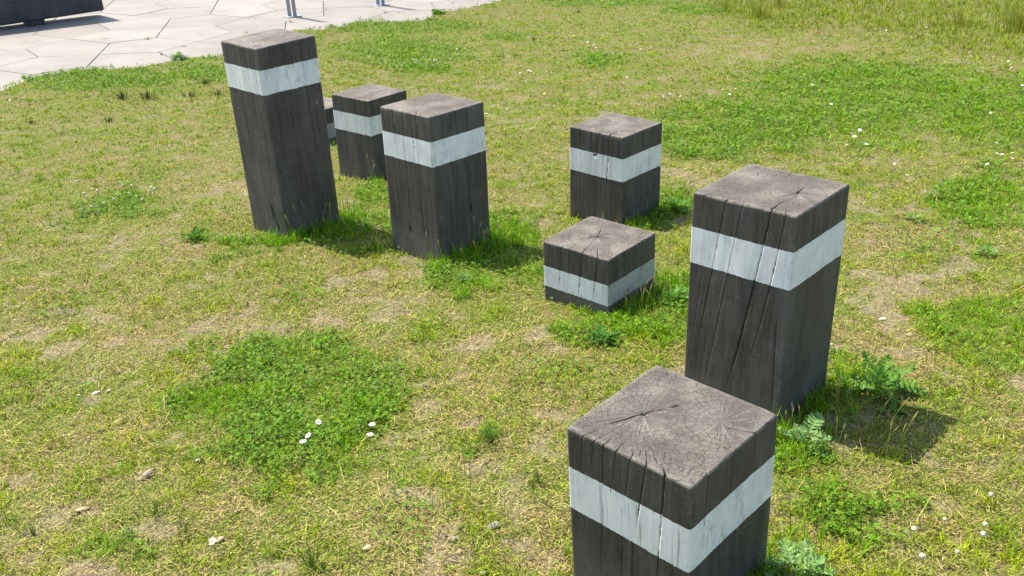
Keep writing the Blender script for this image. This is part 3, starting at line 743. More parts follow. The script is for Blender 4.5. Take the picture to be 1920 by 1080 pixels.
# ------------------------------------------------------------------ dark bench and twin bar posts on the paving
def box_bm(bm, cx, cy, cz, sx, sy, sz, bev=0, seg=2):
    r = bmesh.ops.create_cube(bm, size=1.0, matrix=Matrix.Translation((cx, cy, cz)) @ Matrix.Diagonal((sx, sy, sz, 1)))
    if bev:
        es = list({e for v in r['verts'] for e in v.link_edges})
        bmesh.ops.bevel(bm, geom=es, offset=bev, segments=seg, affect='EDGES', profile=.5)
m = NT('dark_stained_beam')
tc = m.n('ShaderNodeTexCoord').outputs['Object']
a = m.noise(m.scalev(tc, (.15, 1, 1)), 60, 4, .65); b = m.noise(tc, 4, 5, .65)
c = m.ramp(b, (.3, (.030, .031, .034)), (.6, (.055, .055, .058)), (.8, (.085, .083, .082)))
c = m.mix(m.ramp(a, (.35, .7), (.48, 0.)), c, (.018, .018, .019))
m.col(c); m.rough(.75); m.bump(a, .4, .003)
BEAM = m.m
m = NT('galvanised_steel')
tc = m.n('ShaderNodeTexCoord').outputs['Object']
c = m.ramp(m.noise(tc, 30, 4, .6), (.3, (.22, .24, .27)), (.7, (.34, .36, .39)))
m.col(c); m.b.inputs['Metallic'].default_value = .55; m.rough(.5)
STEEL = m.m
bx, by, ba = -4.463 * 1.25, 11.221 * 1.25, .724
bw, bz0, bz1, bl = .389, .096, .664, 2.9
zb = z_pav(bx, by)
bench = empty('beam_bench', (bx, by, zb), 'thick black beam bench on low feet on the pale paving at top left', 'bench', rot=ba)
bm = bmesh.new(); box_bm(bm, -bl / 2, bw / 2, (bz0 + bz1) / 2, bl, bw, bz1 - bz0, .03, 3)
bm_obj('beam', bm, BEAM, bench)
for dx in (-.92, -2.35):
    bm = bmesh.new(); box_bm(bm, dx, .02 + .17, bz0 / 2 + .001, .20, .30, bz0 - .002, .004, 1)
    bm_obj('foot', bm, BEAM, bench)
for k, (px_, py_, lab) in enumerate(((-2.345 * 1.25, 11.16 * 1.25, 'grey twin bar post on a base plate, nearer to the tallest timber post'), (-1.42 * 1.25, 11.875 * 1.25, 'grey twin bar post on a base plate, farther one close to the grass edge'))):
    z_ = z_pav(px_, py_)
    st_ = empty('twin_bar_post', (px_, py_, z_), lab, 'post', 'twin bar steel posts on the paving', rot=-.02)
    bm = bmesh.new(); box_bm(bm, 0, 0, .005, .21, .21, .010, .002, 1)
    pl = bm_obj('base_plate', bm, STEEL, st_); pl.rotation_euler = (0, 0, math.radians(38))
    for sx in (-.037, .037):
        bm = bmesh.new(); box_bm(bm, sx, 0, .01 + .55, .052, .012, 1.10, .0015, 1)
        bm_obj('upright_bar', bm, STEEL, st_)
    bm = bmesh.new(); box_bm(bm, 0, 0, 1.06, .022, .010, .03, .001, 1)
    bm_obj('spacer', bm, STEEL, st_)
    for qx, qy in ((.07, .0), (-.07, .0)):
        bm = bmesh.new(); bmesh.ops.create_cone(bm, cap_ends=True, segments=6, radius1=.009, radius2=.009, depth=.008, matrix=Matrix.Translation((qx, qy, .014)))
        b_ = bm_obj('bolt', bm, STEEL, st_); b_.rotation_euler = (0, 0, math.radians(38 + 90))

# ------------------------------------------------------------------ vegetation
def shade_side(x, y):
    d = np.full(np.shape(x), 9.); s = np.zeros(np.shape(x))
    for cx, cy, t, hw_ in POSTC:
        q = np.hypot(x - cx, y - cy); m_ = q < d
        d = np.where(m_, q, d); s = np.where(m_, ((x - cx) * 1.4 - (y - cy) * .4) / .3, s)
    return s
def leafmat(name, trans=.35, rough=.5, spec=.3, gain=1.0):
    m = NT(name)
    c = m.attr('tint').outputs['Color']
    m.col(c); m.rough(rough); m.b.inputs['Specular IOR Level'].default_value = spec
    tr = m.n('ShaderNodeBsdfTranslucent')
    c2 = m.mix(1.0, c, (1.0, 1.0, .62), 'MULTIPLY')
    m.l(c2, tr.inputs['Color'])
    mx = m.n('ShaderNodeMixShader'); mx.inputs[0].default_value = trans
    m.l(m.b.outputs[0], mx.inputs[1]); m.l(tr.outputs[0], mx.inputs[2]); m.l(mx.outputs[0], m.out.inputs['Surface'])
    return m.m
GRASSM = leafmat('grass_blade', .27, .65, .04)
DRYM = leafmat('dry_straw', .18, .75, .05)
LEAFM = leafmat('broad_leaf', .24, .55, .15)

def sample(N, near=1.15, far=19.0, p=1.6, rk=2.5, half=.66, seed=1):
    """ground positions around the place the picture is taken from, denser close by"""
    r_ = np.random.default_rng(seed)
    # radial density  r * min(1,(rk/r))^p
    rr = np.linspace(near, far, 4000)
    pdf = rr * np.minimum(1, rk / rr) ** p
    cdf = np.cumsum(pdf); cdf /= cdf[-1]
    r = np.interp(r_.random(N), cdf, rr)
    a = (r_.random(N) * 2 - 1) * half
    x = r * np.sin(a); y = r * np.cos(a)
    return x, y, r, r_
def keep_lawn(x, y, over=.0):
    return (edge_dist(x, y) > over) & (post_sd(x, y) > .002)
def blade_mesh(name, x, y, z, L, W, az, t1, t2, col, mat, seg3=True):
    n = len(x)
    dx, dy = np.cos(az), np.sin(az); sx, sy = -dy, dx
    p0 = np.stack([x, y, z], -1)
    d1 = np.stack([dx * np.sin(t1), dy * np.sin(t1), np.cos(t1)], -1)
    d2 = np.stack([dx * np.sin(t2), dy * np.sin(t2), np.cos(t2)], -1)
    sd_ = np.stack([sx, sy, np.zeros(n)], -1)
    p1 = p0 + d1 * (L * .5)[:, None]; p2 = p1 + d2 * (L * .5)[:, None]
    hw_ = (W * .5)[:, None]
    V = np.stack([p0 - sd_ * hw_, p0 + sd_ * hw_, p1 + sd_ * hw_ * .85, p1 - sd_ * hw_ * .85, p2], 1)
    b = np.arange(n)[:, None] * 5
    Fq = b + np.array([[0, 1, 2, 3]]); Ft = b + np.array([[3, 2, 4]])
    k = np.array([.80, .80, 1.0, 1.0, 1.08])
    col4 = np.ones((n, 5, 4), np.float32); col4[..., :3] = np.clip(col[:, None, :] * k[None, :, None], 0, 1)
    return mesh_obj(name, V.reshape(-1, 3), [Fq, Ft], mat, attrs={'tint': col4.reshape(-1, 4)}, smooth=False)
def mixc(a, b, t): return a + (b - a) * t[:, None]
GRN = np.array([.150, .300, .008]); LUSH = np.array([.145, .315, .009]); YEL = np.array([.39, .43, .012]); OLV = np.array([.24, .31, .012]); STR = np.array([.58, .48, .14]); BRN = np.array([.20, .14, .06])

# short grass: most blades fan out of small tufts, the rest stand singly
def con(v, k=3.0): return np.clip((v - .5) * k + .5, 0, 1)
def lawn_grass(x, y, az, tc, tl0, r_, keepk):
    ok = keep_lawn(x, y, -.012); x, y, az, tc, tl0 = x[ok], y[ok], az[ok], tc[ok], tl0[ok]
    r = np.hypot(x, y)
    g, dr, tall, bare, n1, n2 = fields(x, y)
    psd = post_sd(x, y)
    fine = con(fbm(x, y, 20, 2, 120)); mid = con(fbm(x, y, 7.5, 2, 130))
    foot = np.clip(1 - psd / .13, 0, 1) * np.clip(.35 + .6 * shade_side(x, y), .10, 1)
    prob = np.clip(keepk + .35 * (fine - .5) + .30 * (mid - .5) + .30 * g + .5 * foot - .62 * bare - .22 * dr + .2 * np.clip((r - 5) / 8, 0, 1), .03, 1)
    ok = r_.random(len(x)) < prob
    x, y, az, tc, tl0, r, g, dr, tall, bare, n1, n2, fine, mid, foot = [a[ok] for a in (x, y, az, tc, tl0, r, g, dr, tall, bare, n1, n2, fine, mid, foot)]
    n = len(x)
    edl = np.clip(1 - edge_dist(x, y) / .5, 0, 1)
    L = (.012 + .018 * r_.random(n)) * (1 + .4 * g) * (.65 + .45 * fine + .35 * mid) * (1 - .3 * dr) * (.7 + .7 * tc)
    L = L * (1 + 1.5 * foot * r_.random(n)) * (1 + .6 * edl)
    tl = tall * (r_.random(n) < .55)
    L = (L + tl * (.02 + .05 * r_.random(n))) * (1 + .10 * np.clip(r - 4, 0, 6) / 6)
    W = (.0012 + .0012 * r_.random(n)) * (1 + np.clip((r - 2.2) / 5.0, 0, 1.6))
    t1 = np.clip(np.abs(tl0 + r_.normal(0, .22, n)), 0, 1.4) * (1 - .3 * foot) * (1 - .45 * tl); t2 = np.clip(t1 + .15 + .9 * r_.random(n), 0, 1.75)
    hue = np.clip(.45 + .55 * (mid - .5) + .5 * (n1 - .5) + .55 * (tc - .5), 0, 1)
    gmix = np.clip(.34 + .55 * (con(n2) - .5) + .35 * (fine - .5) + .12 * np.clip((r - 4) / 4, 0, 1) + .7 * (tc - .5) + .12 * r_.normal(0, 1, n), 0, 1)
    T = lambda c: np.tile(c, (n, 1))
    col = mixc(mixc(T(OLV), T(YEL), np.clip(hue * 1.5 - .2, 0, 1)), T(GRN), gmix)
    col = mixc(col, T(LUSH), np.clip(.85 * g + .6 * foot + .45 * edl, 0, .95))
    dead = r_.random(n) < np.clip(.14 + .30 * dr + .15 * bare - .12 * g - .1 * foot + .22 * (.5 - mid) - .08 * np.clip((r - 4) / 4, 0, 1), .02, 1)
    col[dead] = mixc(np.tile(STR, (dead.sum(), 1)), np.tile(BRN, (dead.sum(), 1)), r_.random(dead.sum()) ** 1.5)
    col = mixc(col, T(np.array([.26, .31, .03])), .5 * tl)
    col = col * ((.42 + .95 * r_.random(n)) * (.68 + .6 * tc))[:, None]
    return x, y, z_ground(x, y) - .002, L, W, az, t1, t2, col
parts = []
x, y, r, r_ = sample(64000, seed=11)
k_ = 10
tc = np.repeat(r_.random(len(x)), k_); sg_ = np.repeat(.004 + .009 * r_.random(len(x)) ** 1.5, k_) * (1 + .1 * np.clip(np.repeat(r, k_) - 3, 0, 6))
ox_, oy_ = r_.normal(0, 1, len(x) * k_) * sg_, r_.normal(0, 1, len(x) * k_) * sg_
X2, Y2 = np.repeat(x, k_) + ox_, np.repeat(y, k_) + oy_
parts.append(lawn_grass(X2, Y2, np.arctan2(oy_, ox_) + r_.normal(0, .5, len(X2)), tc, np.clip(np.hypot(ox_, oy_) / (sg_ * 2.2), 0, 1.1) + .1, r_, .56))
x, y, r, r_ = sample(230000, seed=14)
parts.append(lawn_grass(x, y, r_.random(len(x)) * 2 * PI, con(r_.random(len(x)), 1), np.abs(r_.normal(.7, .4, len(x))), r_, .50))
G_ = [np.concatenate([p[i] for p in parts]) for i in range(9)]
o = blade_mesh('grass', *G_, GRASSM); tag(o, 'short patchy lawn grass growing over the whole slope', None, None, 'stuff')
del parts, G_

# dry straw and thatch lying on the soil
x, y, r, r_ = sample(270000, p=1.75, rk=2.4, far=17, seed=12)
ok = keep_lawn(x, y, .02); x, y, r = x[ok], y[ok], r[ok]
g, dr, tall, bare, n1, n2 = fields(x, y)
pt = fbm(x, y, 14, 2, 160)
ok = r_.random(len(x)) < np.clip(.50 + .8 * (pt - .5) * 2 + .4 * dr - .35 * g + .05 * bare - .22 * np.clip((r - 4) / 4, 0, 1), .04, 1)
x, y, r, g, dr = [a[ok] for a in (x, y, r, g, dr)]
n = len(x)
L = .007 + .026 * r_.random(n) ** 2.2 + .06 * (r_.random(n) < .025)
W = (.0010 + .0009 * r_.random(n)) * (1 + np.clip((r - 2.2) / 4.5, 0, 1.8))
az = r_.random(n) * 2 * PI
t1 = 1.42 + .22 * r_.normal(0, 1, n); t2 = t1 + .45 * r_.normal(0, 1, n)
z = z_ground(x, y) + .001 + .012 * r_.random(n)
col = mixc(np.tile(np.array([.64, .52, .20]), (n, 1)), np.tile(np.array([.17, .12, .055]), (n, 1)), r_.random(n) ** 1.3) * (.8 + .4 * r_.random(n))[:, None]
o = blade_mesh('dead_grass', x, y, z, L, W, az, t1, t2, col, DRYM); tag(o, 'pale dead stalks and thatch lying between the grass', None, None, 'stuff')

# clover
def trefoil(name, x, y, r, r_, hgt, size, base, lbl):
    n = len(x)
    z = z_ground(x, y) + hgt
    V = np.zeros((n, 3, 4, 3), np.float32)
    rot = r_.random(n) * 2 * PI; tiltx = r_.normal(0, .42, n); tilty = r_.normal(0, .42, n)
    for k in range(3):
        a = rot + k * 2 * PI / 3
        ca, sa = np.cos(a), np.sin(a)
        pts = [(0, 0, 0), (.62, .52, .10), (1.02, 0, .02), (.62, -.52, .10)]
        for j, (u, v, w_) in enumerate(pts):
            lx = (u * ca - v * sa) * size; ly = (u * sa + v * ca) * size
            V[:, k, j, 0] = x + lx; V[:, k, j, 1] = y + ly
            V[:, k, j, 2] = z + w_ * size + lx * tiltx + ly * tilty
    V = V.reshape(-1, 3)
    b = np.arange(n * 3)[:, None] * 4
    Ft = np.concatenate([b + np.array([[0, 2, 1]]), b + np.array([[0, 3, 2]])])
    c = base[None, :] * (.32 + .85 * r_.random(n))[:, None]
    c[:, 0] *= .75 + .75 * r_.random(n)
    c4 = np.ones((n, 12, 4), np.float32); c4[..., :3] = c[:, None, :]
    o = mesh_obj(name, V, Ft, LEAFM, attrs={'tint': c4.reshape(-1, 4)}, smooth=False)
    tag(o, lbl, None, None, 'stuff'); return o
x, y, r, r_ = sample(520000, p=1.7, rk=2.4, far=16, seed=13)
g = ell(GREEN, x, y)
pn = fbm(x, y, 6, 2, 200); sp_ = fbm(x, y, 2.5, 2, 210)
ok = (r_.random(len(x)) < np.clip(g * (.26 + 1.9 * (pn - .45)) + .9 * np.clip(sp_ - .66, 0, 1) + .004, 0, 1)) & keep_lawn(x, y, .02)
x, y, r, pn = x[ok], y[ok], r[ok], pn[ok]
n = len(x)
trefoil('clover', x, y, r, r_, .010 + .022 * r_.random(n), (.0042 + .0034 * r_.random(n)) * (1 + np.clip((r - 3) / 7, 0, .9)), np.array([.140, .295, .014]), 'low green clover leaves spreading in dark patches through the lawn')

# taller grass around the feet of the posts and in the shade
xs, ys, hs = [], [], []
rr_ = np.random.default_rng(21)
for (cx, cy, t, hw_), nb, hb in zip(POSTC, (420, 160, 330, 260, 260, 300, 200, 150), (.085, .05, .08, .06, .05, .075, .07, .05)):
    a = rr_.random(nb) * 2 * PI
    d = rr_.random(nb) ** 1.6 * .16
    ux = np.clip(np.cos(a) * 1.5, -1, 1) * (hw_ + d + .004); uy = np.clip(np.sin(a) * 1.5, -1, 1) * (hw_ + d + .004)
    # more on the shaded side, towards +x -y
    X_ = cx + ux * math.cos(t) - uy * math.sin(t); Y_ = cy + ux * math.sin(t) + uy * math.cos(t)
    k = rr_.random(nb) < np.clip(.10 + 1.8 * ((X_ - cx) * 1.4 - (Y_ - cy) * .4) / .4, .04, 1)
    xs.append(X_[k]); ys.append(Y_[k]); hs.append(np.full(k.sum(), hb))
x = np.concatenate(xs); y = np.concatenate(ys); hb = np.concatenate(hs)
# each spot grows a few blades
x = np.repeat(x, 4) + rr_.normal(0, .006, len(x) * 4); y = np.repeat(y, 4) + rr_.normal(0, .006, len(y) * 4); hb = np.repeat(hb, 4)
ok = post_sd(x, y) > .003; x, y, hb = x[ok], y[ok], hb[ok]; n = len(x)
L = hb * (.4 + .9 * rr_.random(n)); W = .0022 + .0016 * rr_.random(n)
t1 = np.abs(rr_.normal(.2, .2, n)); t2 = t1 + .8 * rr_.random(n)
col = mixc(np.tile(LUSH, (n, 1)), np.tile(GRN * 1.25, (n, 1)), rr_.random(n)) * (.8 + .5 * rr_.random(n))[:, None]
o = blade_mesh('long_grass', x, y, z_ground(x, y) - .003, L, W, rr_.random(n) * 2 * PI, t1, t2, col, GRASSM); tag(o, 'longer deep green grass at the feet of the posts', None, None, 'stuff')
# seeded stalks: thin stems with a small spike, near the posts and in the tall grass at top right
def stalks(name, pts, hmin, hmax, seed, lbl, w0=.0019, headc=(.42, .38, .14)):
    r_ = np.random.default_rng(seed)
    x = np.array([p[0] for p in pts]); y = np.array([p[1] for p in pts]); n = len(x)
    z = z_ground(x, y)
    H = hmin + (hmax - hmin) * r_.random(n); az = r_.random(n) * 2 * PI; lean = np.abs(r_.normal(.14, .12, n))
    V = []; F = []; Cc = []
    for i in range(n):
        dx, dy = math.cos(az[i]), math.sin(az[i]); sx, sy = -dy, dx
        P = []
        for s in (0, .5, .82, .9, 1.0):
            q = lean[i] * s * s * H[i] * 1.3
            wd = (w0, w0 * .8, w0 * .7, w0 * 2.6, w0 * .6)[(0, .5, .82, .9, 1.0).index(s)] * (1 + .12 * max(0, y[i] - 3))
            P.append((x[i] + dx * q, y[i] + dy * q, z[i] + H[i] * s, wd))
        # two crossed ribbons
        for (ax_, ay_) in ((sx, sy), (dx, dy)):
            b = len(V)
            for px_, py_, pz_, wd in P:
                V.append((px_ - ax_ * wd / 2, py_ - ay_ * wd / 2, pz_)); V.append((px_ + ax_ * wd / 2, py_ + ay_ * wd / 2, pz_))
            for j in range(4): F.append((b + 2 * j, b + 2 * j + 1, b + 2 * j + 3, b + 2 * j + 2))
            g_ = r_.uniform(.8, 1.2)
            for j in range(5):
                c = (.24 * g_, .32 * g_, .04, 1) if j < 2 else (headc[0] * g_, headc[1] * g_, headc[2], 1)
                Cc += [c, c]
    o = mesh_obj(name, np.array(V), np.array(F), GRASSM, attrs={'tint': np.array(Cc)}, smooth=False)
    tag(o, lbl, None, None, 'stuff'); return o
r2_ = np.random.default_rng(31)
pts = [(p[0] + a, p[1] + b) for p in SEED for a, b in r2_.normal(0, .03, (3, 2))]
pts += [(cx + a, cy + b) for cx, cy, t, hw_ in POSTC[:7] for a, b in (r2_.normal(0, .16, (10, 2)) + (.18, -.14))]
pts = [p for p in pts if float(post_sd(np.array(p[0]), np.array(p[1]))) > .006]
stalks('seeding_stalk', pts, .08, .20, 32, 'thin seeding stalks standing out of the grass near the posts')
x, y, r, r_ = sample(42000, near=5, far=17, p=1.0, rk=9, half=.62, seed=41)
tl = ell(TALL, x, y); k = (r_.random(len(x)) < np.clip(tl, 0, 1) * .22 * np.clip(.3 + 2.2 * (fbm(x, y, 1.2, 3, 77) - .35), .05, 1.4) + np.clip(x - 3.4, 0, 1) * .03) & keep_lawn(x, y, .1)
x, y = x[k], y[k]; n = len(x)
print('tall', n)
L = .05 + .11 * r_.random(n) + .16 * np.clip((fbm(x, y, 1.6, 2, 88) - .62) * 5, 0, 1); W = .0024 + .002 * r_.random(n)
t1 = np.abs(r_.normal(.15, .15, n)); t2 = t1 + .9 * r_.random(n) ** 1.5
az = r_.normal(-.5, 1.2, n)
col = mixc(np.tile(np.array([.17, .25, .02]), (n, 1)), np.tile(np.array([.34, .34, .07]), (n, 1)), r_.random(n)) * (.75 + .5 * r_.random(n))[:, None]
o = blade_mesh('tall_grass', x, y, z_ground(x, y) - .005, L, W, az, t1, t2, col, GRASSM); tag(o, 'tall unmown grass at the top right of the lawn', None, None, 'stuff')
k = r_.random(n) < .16
stalks('tall_seeding_stalk', list(zip(x[k], y[k])), (.16), .34, 42, 'tall seeding stalks standing in the unmown grass at top right', .0022, (.24, .20, .10))

# ------------------------------------------------------------------ tufts, one thing each
def tuft(name, x, y, nb, Lm, spread, colA, colB, seed, lbl, cat, group, wd=.0026, stiff=.0, up=.5):
    r_ = np.random.default_rng(seed)
    d = np.abs(r_.normal(0, spread * .45, nb)); a = r_.random(nb) * 2 * PI
    xx, yy = x + d * np.cos(a), y + d * np.sin(a)
    L = Lm * (.5 + .6 * r_.random(nb)); t1 = np.clip(d / spread * up + .1 * r_.normal(0, 1, nb), 0, 1.2); t2 = t1 + (.5 - stiff) * r_.random(nb)
    col = mixc(np.tile(np.array(colA), (nb, 1)), np.tile(np.array(colB), (nb, 1)), r_.random(nb)) * (.75 + .5 * r_.random(nb))[:, None]
    wds = (wd * (.7 + .6 * r_.random(nb)))
    zc = float(z_ground(np.array(x), np.array(y)))
    o = blade_mesh(name, xx - x, yy - y, z_ground(xx, yy) - .004 - zc, L, wds, a + r_.normal(0, .4, nb), t1, t2, col, GRASSM)
    o.location = (x, y, zc)
    tag(o, lbl, cat, group); return o
RL = ['dark spiky rush tuft left of the tallest post, first of the close pair', 'dark spiky rush tuft left of the tallest post, second of the close pair',
      'dark low rush tuft two steps left of the tallest post band', 'dark low rush tuft beside the left edge of the tallest post', 'small brown rush tuft between the paving and the tallest post',
      'small dark rush tuft alone in the grass near the left edge', 'small dark rush tuft below the close pair of rush tufts', 'grey green tuft high up near the top edge above the row of daisies', 'flat grey tuft in the upper middle of the lawn']
for (x, y, k) in RUSH:
    if k < 2: a = (90, .10, .11)
    elif k < 5: a = (60, .085, .10)
    else: a = (36, .06, .07)
    tuft('rush_tuft', x, y, a[0], a[1], a[2], (.045, .075, .022), (.11, .12, .05), 300 + k, RL[k], 'grass tuft', 'dark rush tufts in the lawn', wd=.004, up=.95, stiff=.2)
TLb = ['bright green round grass tuft on the dry ground left of the nearest post', 'feathery grass tuft at the bottom edge, below the bare soil', 'green grass tuft at lower left below the pinkish long stone',
       'fine grass tuft right of the lower left tuft', 'thin upright grass tuft beside the bare soil near the nearest post', 'pale grass tuft close to the bottom left corner', 'grass tuft against the left side of the nearest post']
for (x, y, k) in TUFT:
    tuft('grass_tuft', x, y, (130, 110, 80, 60, 60, 60, 120)[k], (.055, .06, .05, .045, .05, .04, .06)[k], (.045, .05, .05, .04, .04, .04, .07)[k], (.07, .16, .022), (.17, .22, .05), 330 + k, TLb[k], 'grass tuft', 'grass tufts standing out of the dry lawn', wd=.0017, up=.7)

for k, ((x, y), lm, nb_, lb) in enumerate(zip([(3.194, 11.943), (3.012, 12.992), (3.712, 13.01), (5.126, 9.538), (4.836, 10.158)], (.30, .26, .30, .36, .24), (170, 120, 140, 260, 120),
        ('tall pale grass clump at the top edge above the dry patch, front one', 'tall grass clump at the top edge, left one of the two behind the front clump', 'tall grass clump at the top edge, right one of the two behind the front clump',
         'largest tall grass clump with seed heads at the top right corner', 'loose tall grass clump left of the top right corner clump'))):
    tuft('tall_grass_clump', x, y, nb_, lm, .26, (.17, .23, .025), (.38, .37, .09), 390 + k, lb, 'grass clump', 'tall grass clumps at the top edge', wd=.0045, up=.6)
JL = ['tiny dark moss tuft in the joint right of the bench', 'grass tuft in the joint between bench shadow and tallest post', 'small weed in the joint just left of the tallest post', 'flat green weed in the joint above the grass edge',
      'small green weed in the joint right above the tallest post', 'yellowish tuft in the joint in front of the nearer twin bar post', 'brown tuft in the joint crossing right of the nearer twin bar post', 'brown tuft in the joint below the farther twin bar post',
      'brown tuft in the joint right of the farther twin bar post', 'mossy tuft in the joint close to the grass edge', 'long brown tuft in the joint at the top edge', 'yellow green tuft in the long joint left of the tallest post']
for (x, y, k) in JOINT:
    br = k in (0, 6, 7, 8, 10)
    o = tuft('joint_tuft', x, y, 34, (.02, .06, .03, .03, .03, .04, .025, .03, .03, .03, .03, .03)[k], .05 + .02 * (k % 3), (.10, .09, .03) if br else (.09, .14, .03), (.22, .19, .07) if br else (.18, .22, .05), 360 + k, JL[k], 'weed', 'tufts growing in the paving joints', wd=.004, up=1.1)
    o.location.z = z_pav(x, y) - .004

# ------------------------------------------------------------------ leafy weeds: rosettes of lobed leaves, each leaf a part
def lobed_leaf(name, L, lobes, wmax, color, seed, bend=.7, broad=False):
    r_ = random.Random(seed)
    V = []; F = []; Cc = []
    def spine(s):
        a = bend * s
        return (L * math.sin(a) / max(bend, .01), L * (1 - math.cos(a)) / max(bend, .01) * -1)   # x forward, z falls
    def addp(s, y, zo=0):
        x_, z_ = spine(s)
        V.append((x_, y, z_ + zo)); return len(V) - 1
    if broad:
        prev = None
        for i in range(9):
            s = i / 8; w_ = wmax * math.sin(PI * min(1, s * .92 + .08)) ** .7 * (.35 if s < .2 else 1)
            a, b, c = addp(s, -w_ / 2, .15 * w_ + r_.gauss(0, .001)), addp(s, 0), addp(s, w_ / 2, .15 * w_ + r_.gauss(0, .001))
            if prev: F += [(prev[0], prev[1], b, a), (prev[1], prev[2], c, b)]
            prev = (a, b, c)
    else:
        prev = None
        for i in range(7):
            s = i / 6; w_ = .0035 * (1 - .4 * s) + .004 * (s > .3)
            a, b = addp(s, -w_ / 2), addp(s, w_ / 2)
            if prev: F.append((prev[0], prev[1], b, a))
            prev = (a, b)
        for k in range(lobes):
            s0 = .22 + .70 * k / max(1, lobes - 1)
            ln = wmax * (.45 + .55 * math.sin(PI * (.15 + .75 * s0)))
            for sg in (-1, 1):
                sw = .5 + .3 * r_.random()              # sweep forward
                zr = .30 * ln + r_.gauss(0, .002)
                base_a, base_b = addp(s0 - .055, 0), addp(s0 + .055, 0)
                # lobe with three blunt teeth
                tip = []
                for (q, t) in ((.45, -.30), (.75, -.38), (1.0, -.12), (1.06, .22), (.80, .50), (.45, .36)):
                    x0, z0_ = spine(min(1, s0))
                    px_ = x0 + q * ln * sw * .75 + t * ln * .75
                    V.append(((px_ - x0) * .66 + x0, sg * q * ln * 1.15, z0_ + zr * q + r_.gauss(0, .0022))); tip.append(len(V) - 1)
                F += [(base_a, tip[0], tip[5], base_b), (tip[0], tip[1], tip[4], tip[5]), (tip[1], tip[2], tip[3], tip[4])]
        # end lobe
        x0, z0_ = spine(1.0)
        ctr = addp(.94, 0); ring = []
        for j in range(9):
            a = -PI * .62 + j * PI * 1.24 / 8
            rr = wmax * (.50 + .14 * (j % 2))
            V.append((x0 + rr * math.cos(a), rr * math.sin(a), z0_ + .006 + r_.gauss(0, .003))); ring.append(len(V) - 1)
        for j in range(8): F.append((ctr, ring[j], ring[j + 1]))
    q = [f for f in F if len(f) == 4]; t = [f for f in F if len(f) == 3]
    FF = [np.array(q)] + ([np.array(t)] if t else [])
    n = len(V)
    cc = np.ones((n, 4)); cc[:, :3] = np.array(color)[None, :] * np.random.default_rng(seed).uniform(.8, 1.2, (n, 1))
    return mesh_obj(name, np.array(V), FF, LEAFM, attrs={'tint': cc}, smooth=False, link=False)
PALE = (.19, .32, .10); MID = (.12, .27, .035); DARK = (.07, .19, .02)
LV = {}
for key, colr in (('pale', PALE), ('mid', MID), ('dark', DARK)):
    LV[key] = [lobed_leaf('leaf', .085, 6, .021, colr, 5 + i, .55 + .3 * i) for i in range(3)]
LV['broad'] = [lobed_leaf('leaf', .085, 0, .042, DARK, 15 + i, .5 + .2 * i, True) for i in range(2)]
LV['round'] = [lobed_leaf('leaf', .035, 0, .026, MID, 25 + i, .4, True) for i in range(2)]
WL = {0: ('pale ragwort seedling standing upright right of the nearest post corner', 'pale', 11, 1.15, .45),
      1: ('large leafy ragwort at the foot of the tall right post, half in its shadow', 'mid', 15, 1.4, .6),
      2: ('small pale ragwort leaves touching the base of the tall right post', 'pale', 7, .85, .9),
      3: ('pale ragwort rosette against the nearest post at the bottom edge', 'pale', 11, 1.15, .9),
      4: ('bushy green weed on the right side of the very low block', 'mid', 26, .95, .7),
      5: ('leafy weed in the shadow beside the post behind the very low block', 'mid', 24, 1.1, .7),
      6: ('low green weed in the grass in front of the very low block', 'dark', 24, .85, .9),
      7: ('small dark curly weed left of the foot of the tallest post', 'dark', 20, .8, .7),
      8: ('tiny pale sprout showing between the very low block and the post behind', 'pale', 8, .5, .5),
      9: ('small pale weed in front of the post with the knot', 'pale', 14, .55, .9),
      10: ('small pale weed in the grass right of the tall right post', 'pale', 10, .7, .9),
      11: ('green seedling near the right edge, level with the top of the tall right post', 'mid', 14, .7, .8),
      12: ('green weed overhanging the paving edge left of the tallest post', 'mid', 22, 1.3, .6),
      13: ('small upright weed at the paving edge right of the tallest post', 'mid', 12, .9, .5),
      14: ('spreading weed on the corner where the grass meets the paving, near the top', 'mid', 24, 1.4, .9),
      15: ('broad leaved plant with oval leaves in the shadow of the tall right post', 'broad', 6, .75, .9)}
rw = random.Random(77)
for (x, y, k) in WEED:
    lab, kind_, nl, sc_, low_ = WL[k]
    z = float(z_ground(np.array(x), np.array(y)))
    if edge_dist(x, y) < 0: z = z_pav(x, y)
    t = empty('leafy_weed', (x, y, z), lab, 'weed', 'leafy weeds in the lawn')
    for i in range(nl):
        s = rw.choice(LV[kind_])
        az_ = i * 2.4 + rw.gauss(0, .25)
        up_ = (.25 + .95 * (i / nl)) * (1.25 - low_ * .65)
        hz = .004 + .035 * sc_ * (i / nl) * (1.3 - low_)
        l_ = share('leaf', s, t, (.006 * math.cos(az_), .006 * math.sin(az_), hz), (rw.gauss(0, .25), -up_, az_), sc_ * rw.uniform(.55, 1.05) * (1 - .25 * i / nl))
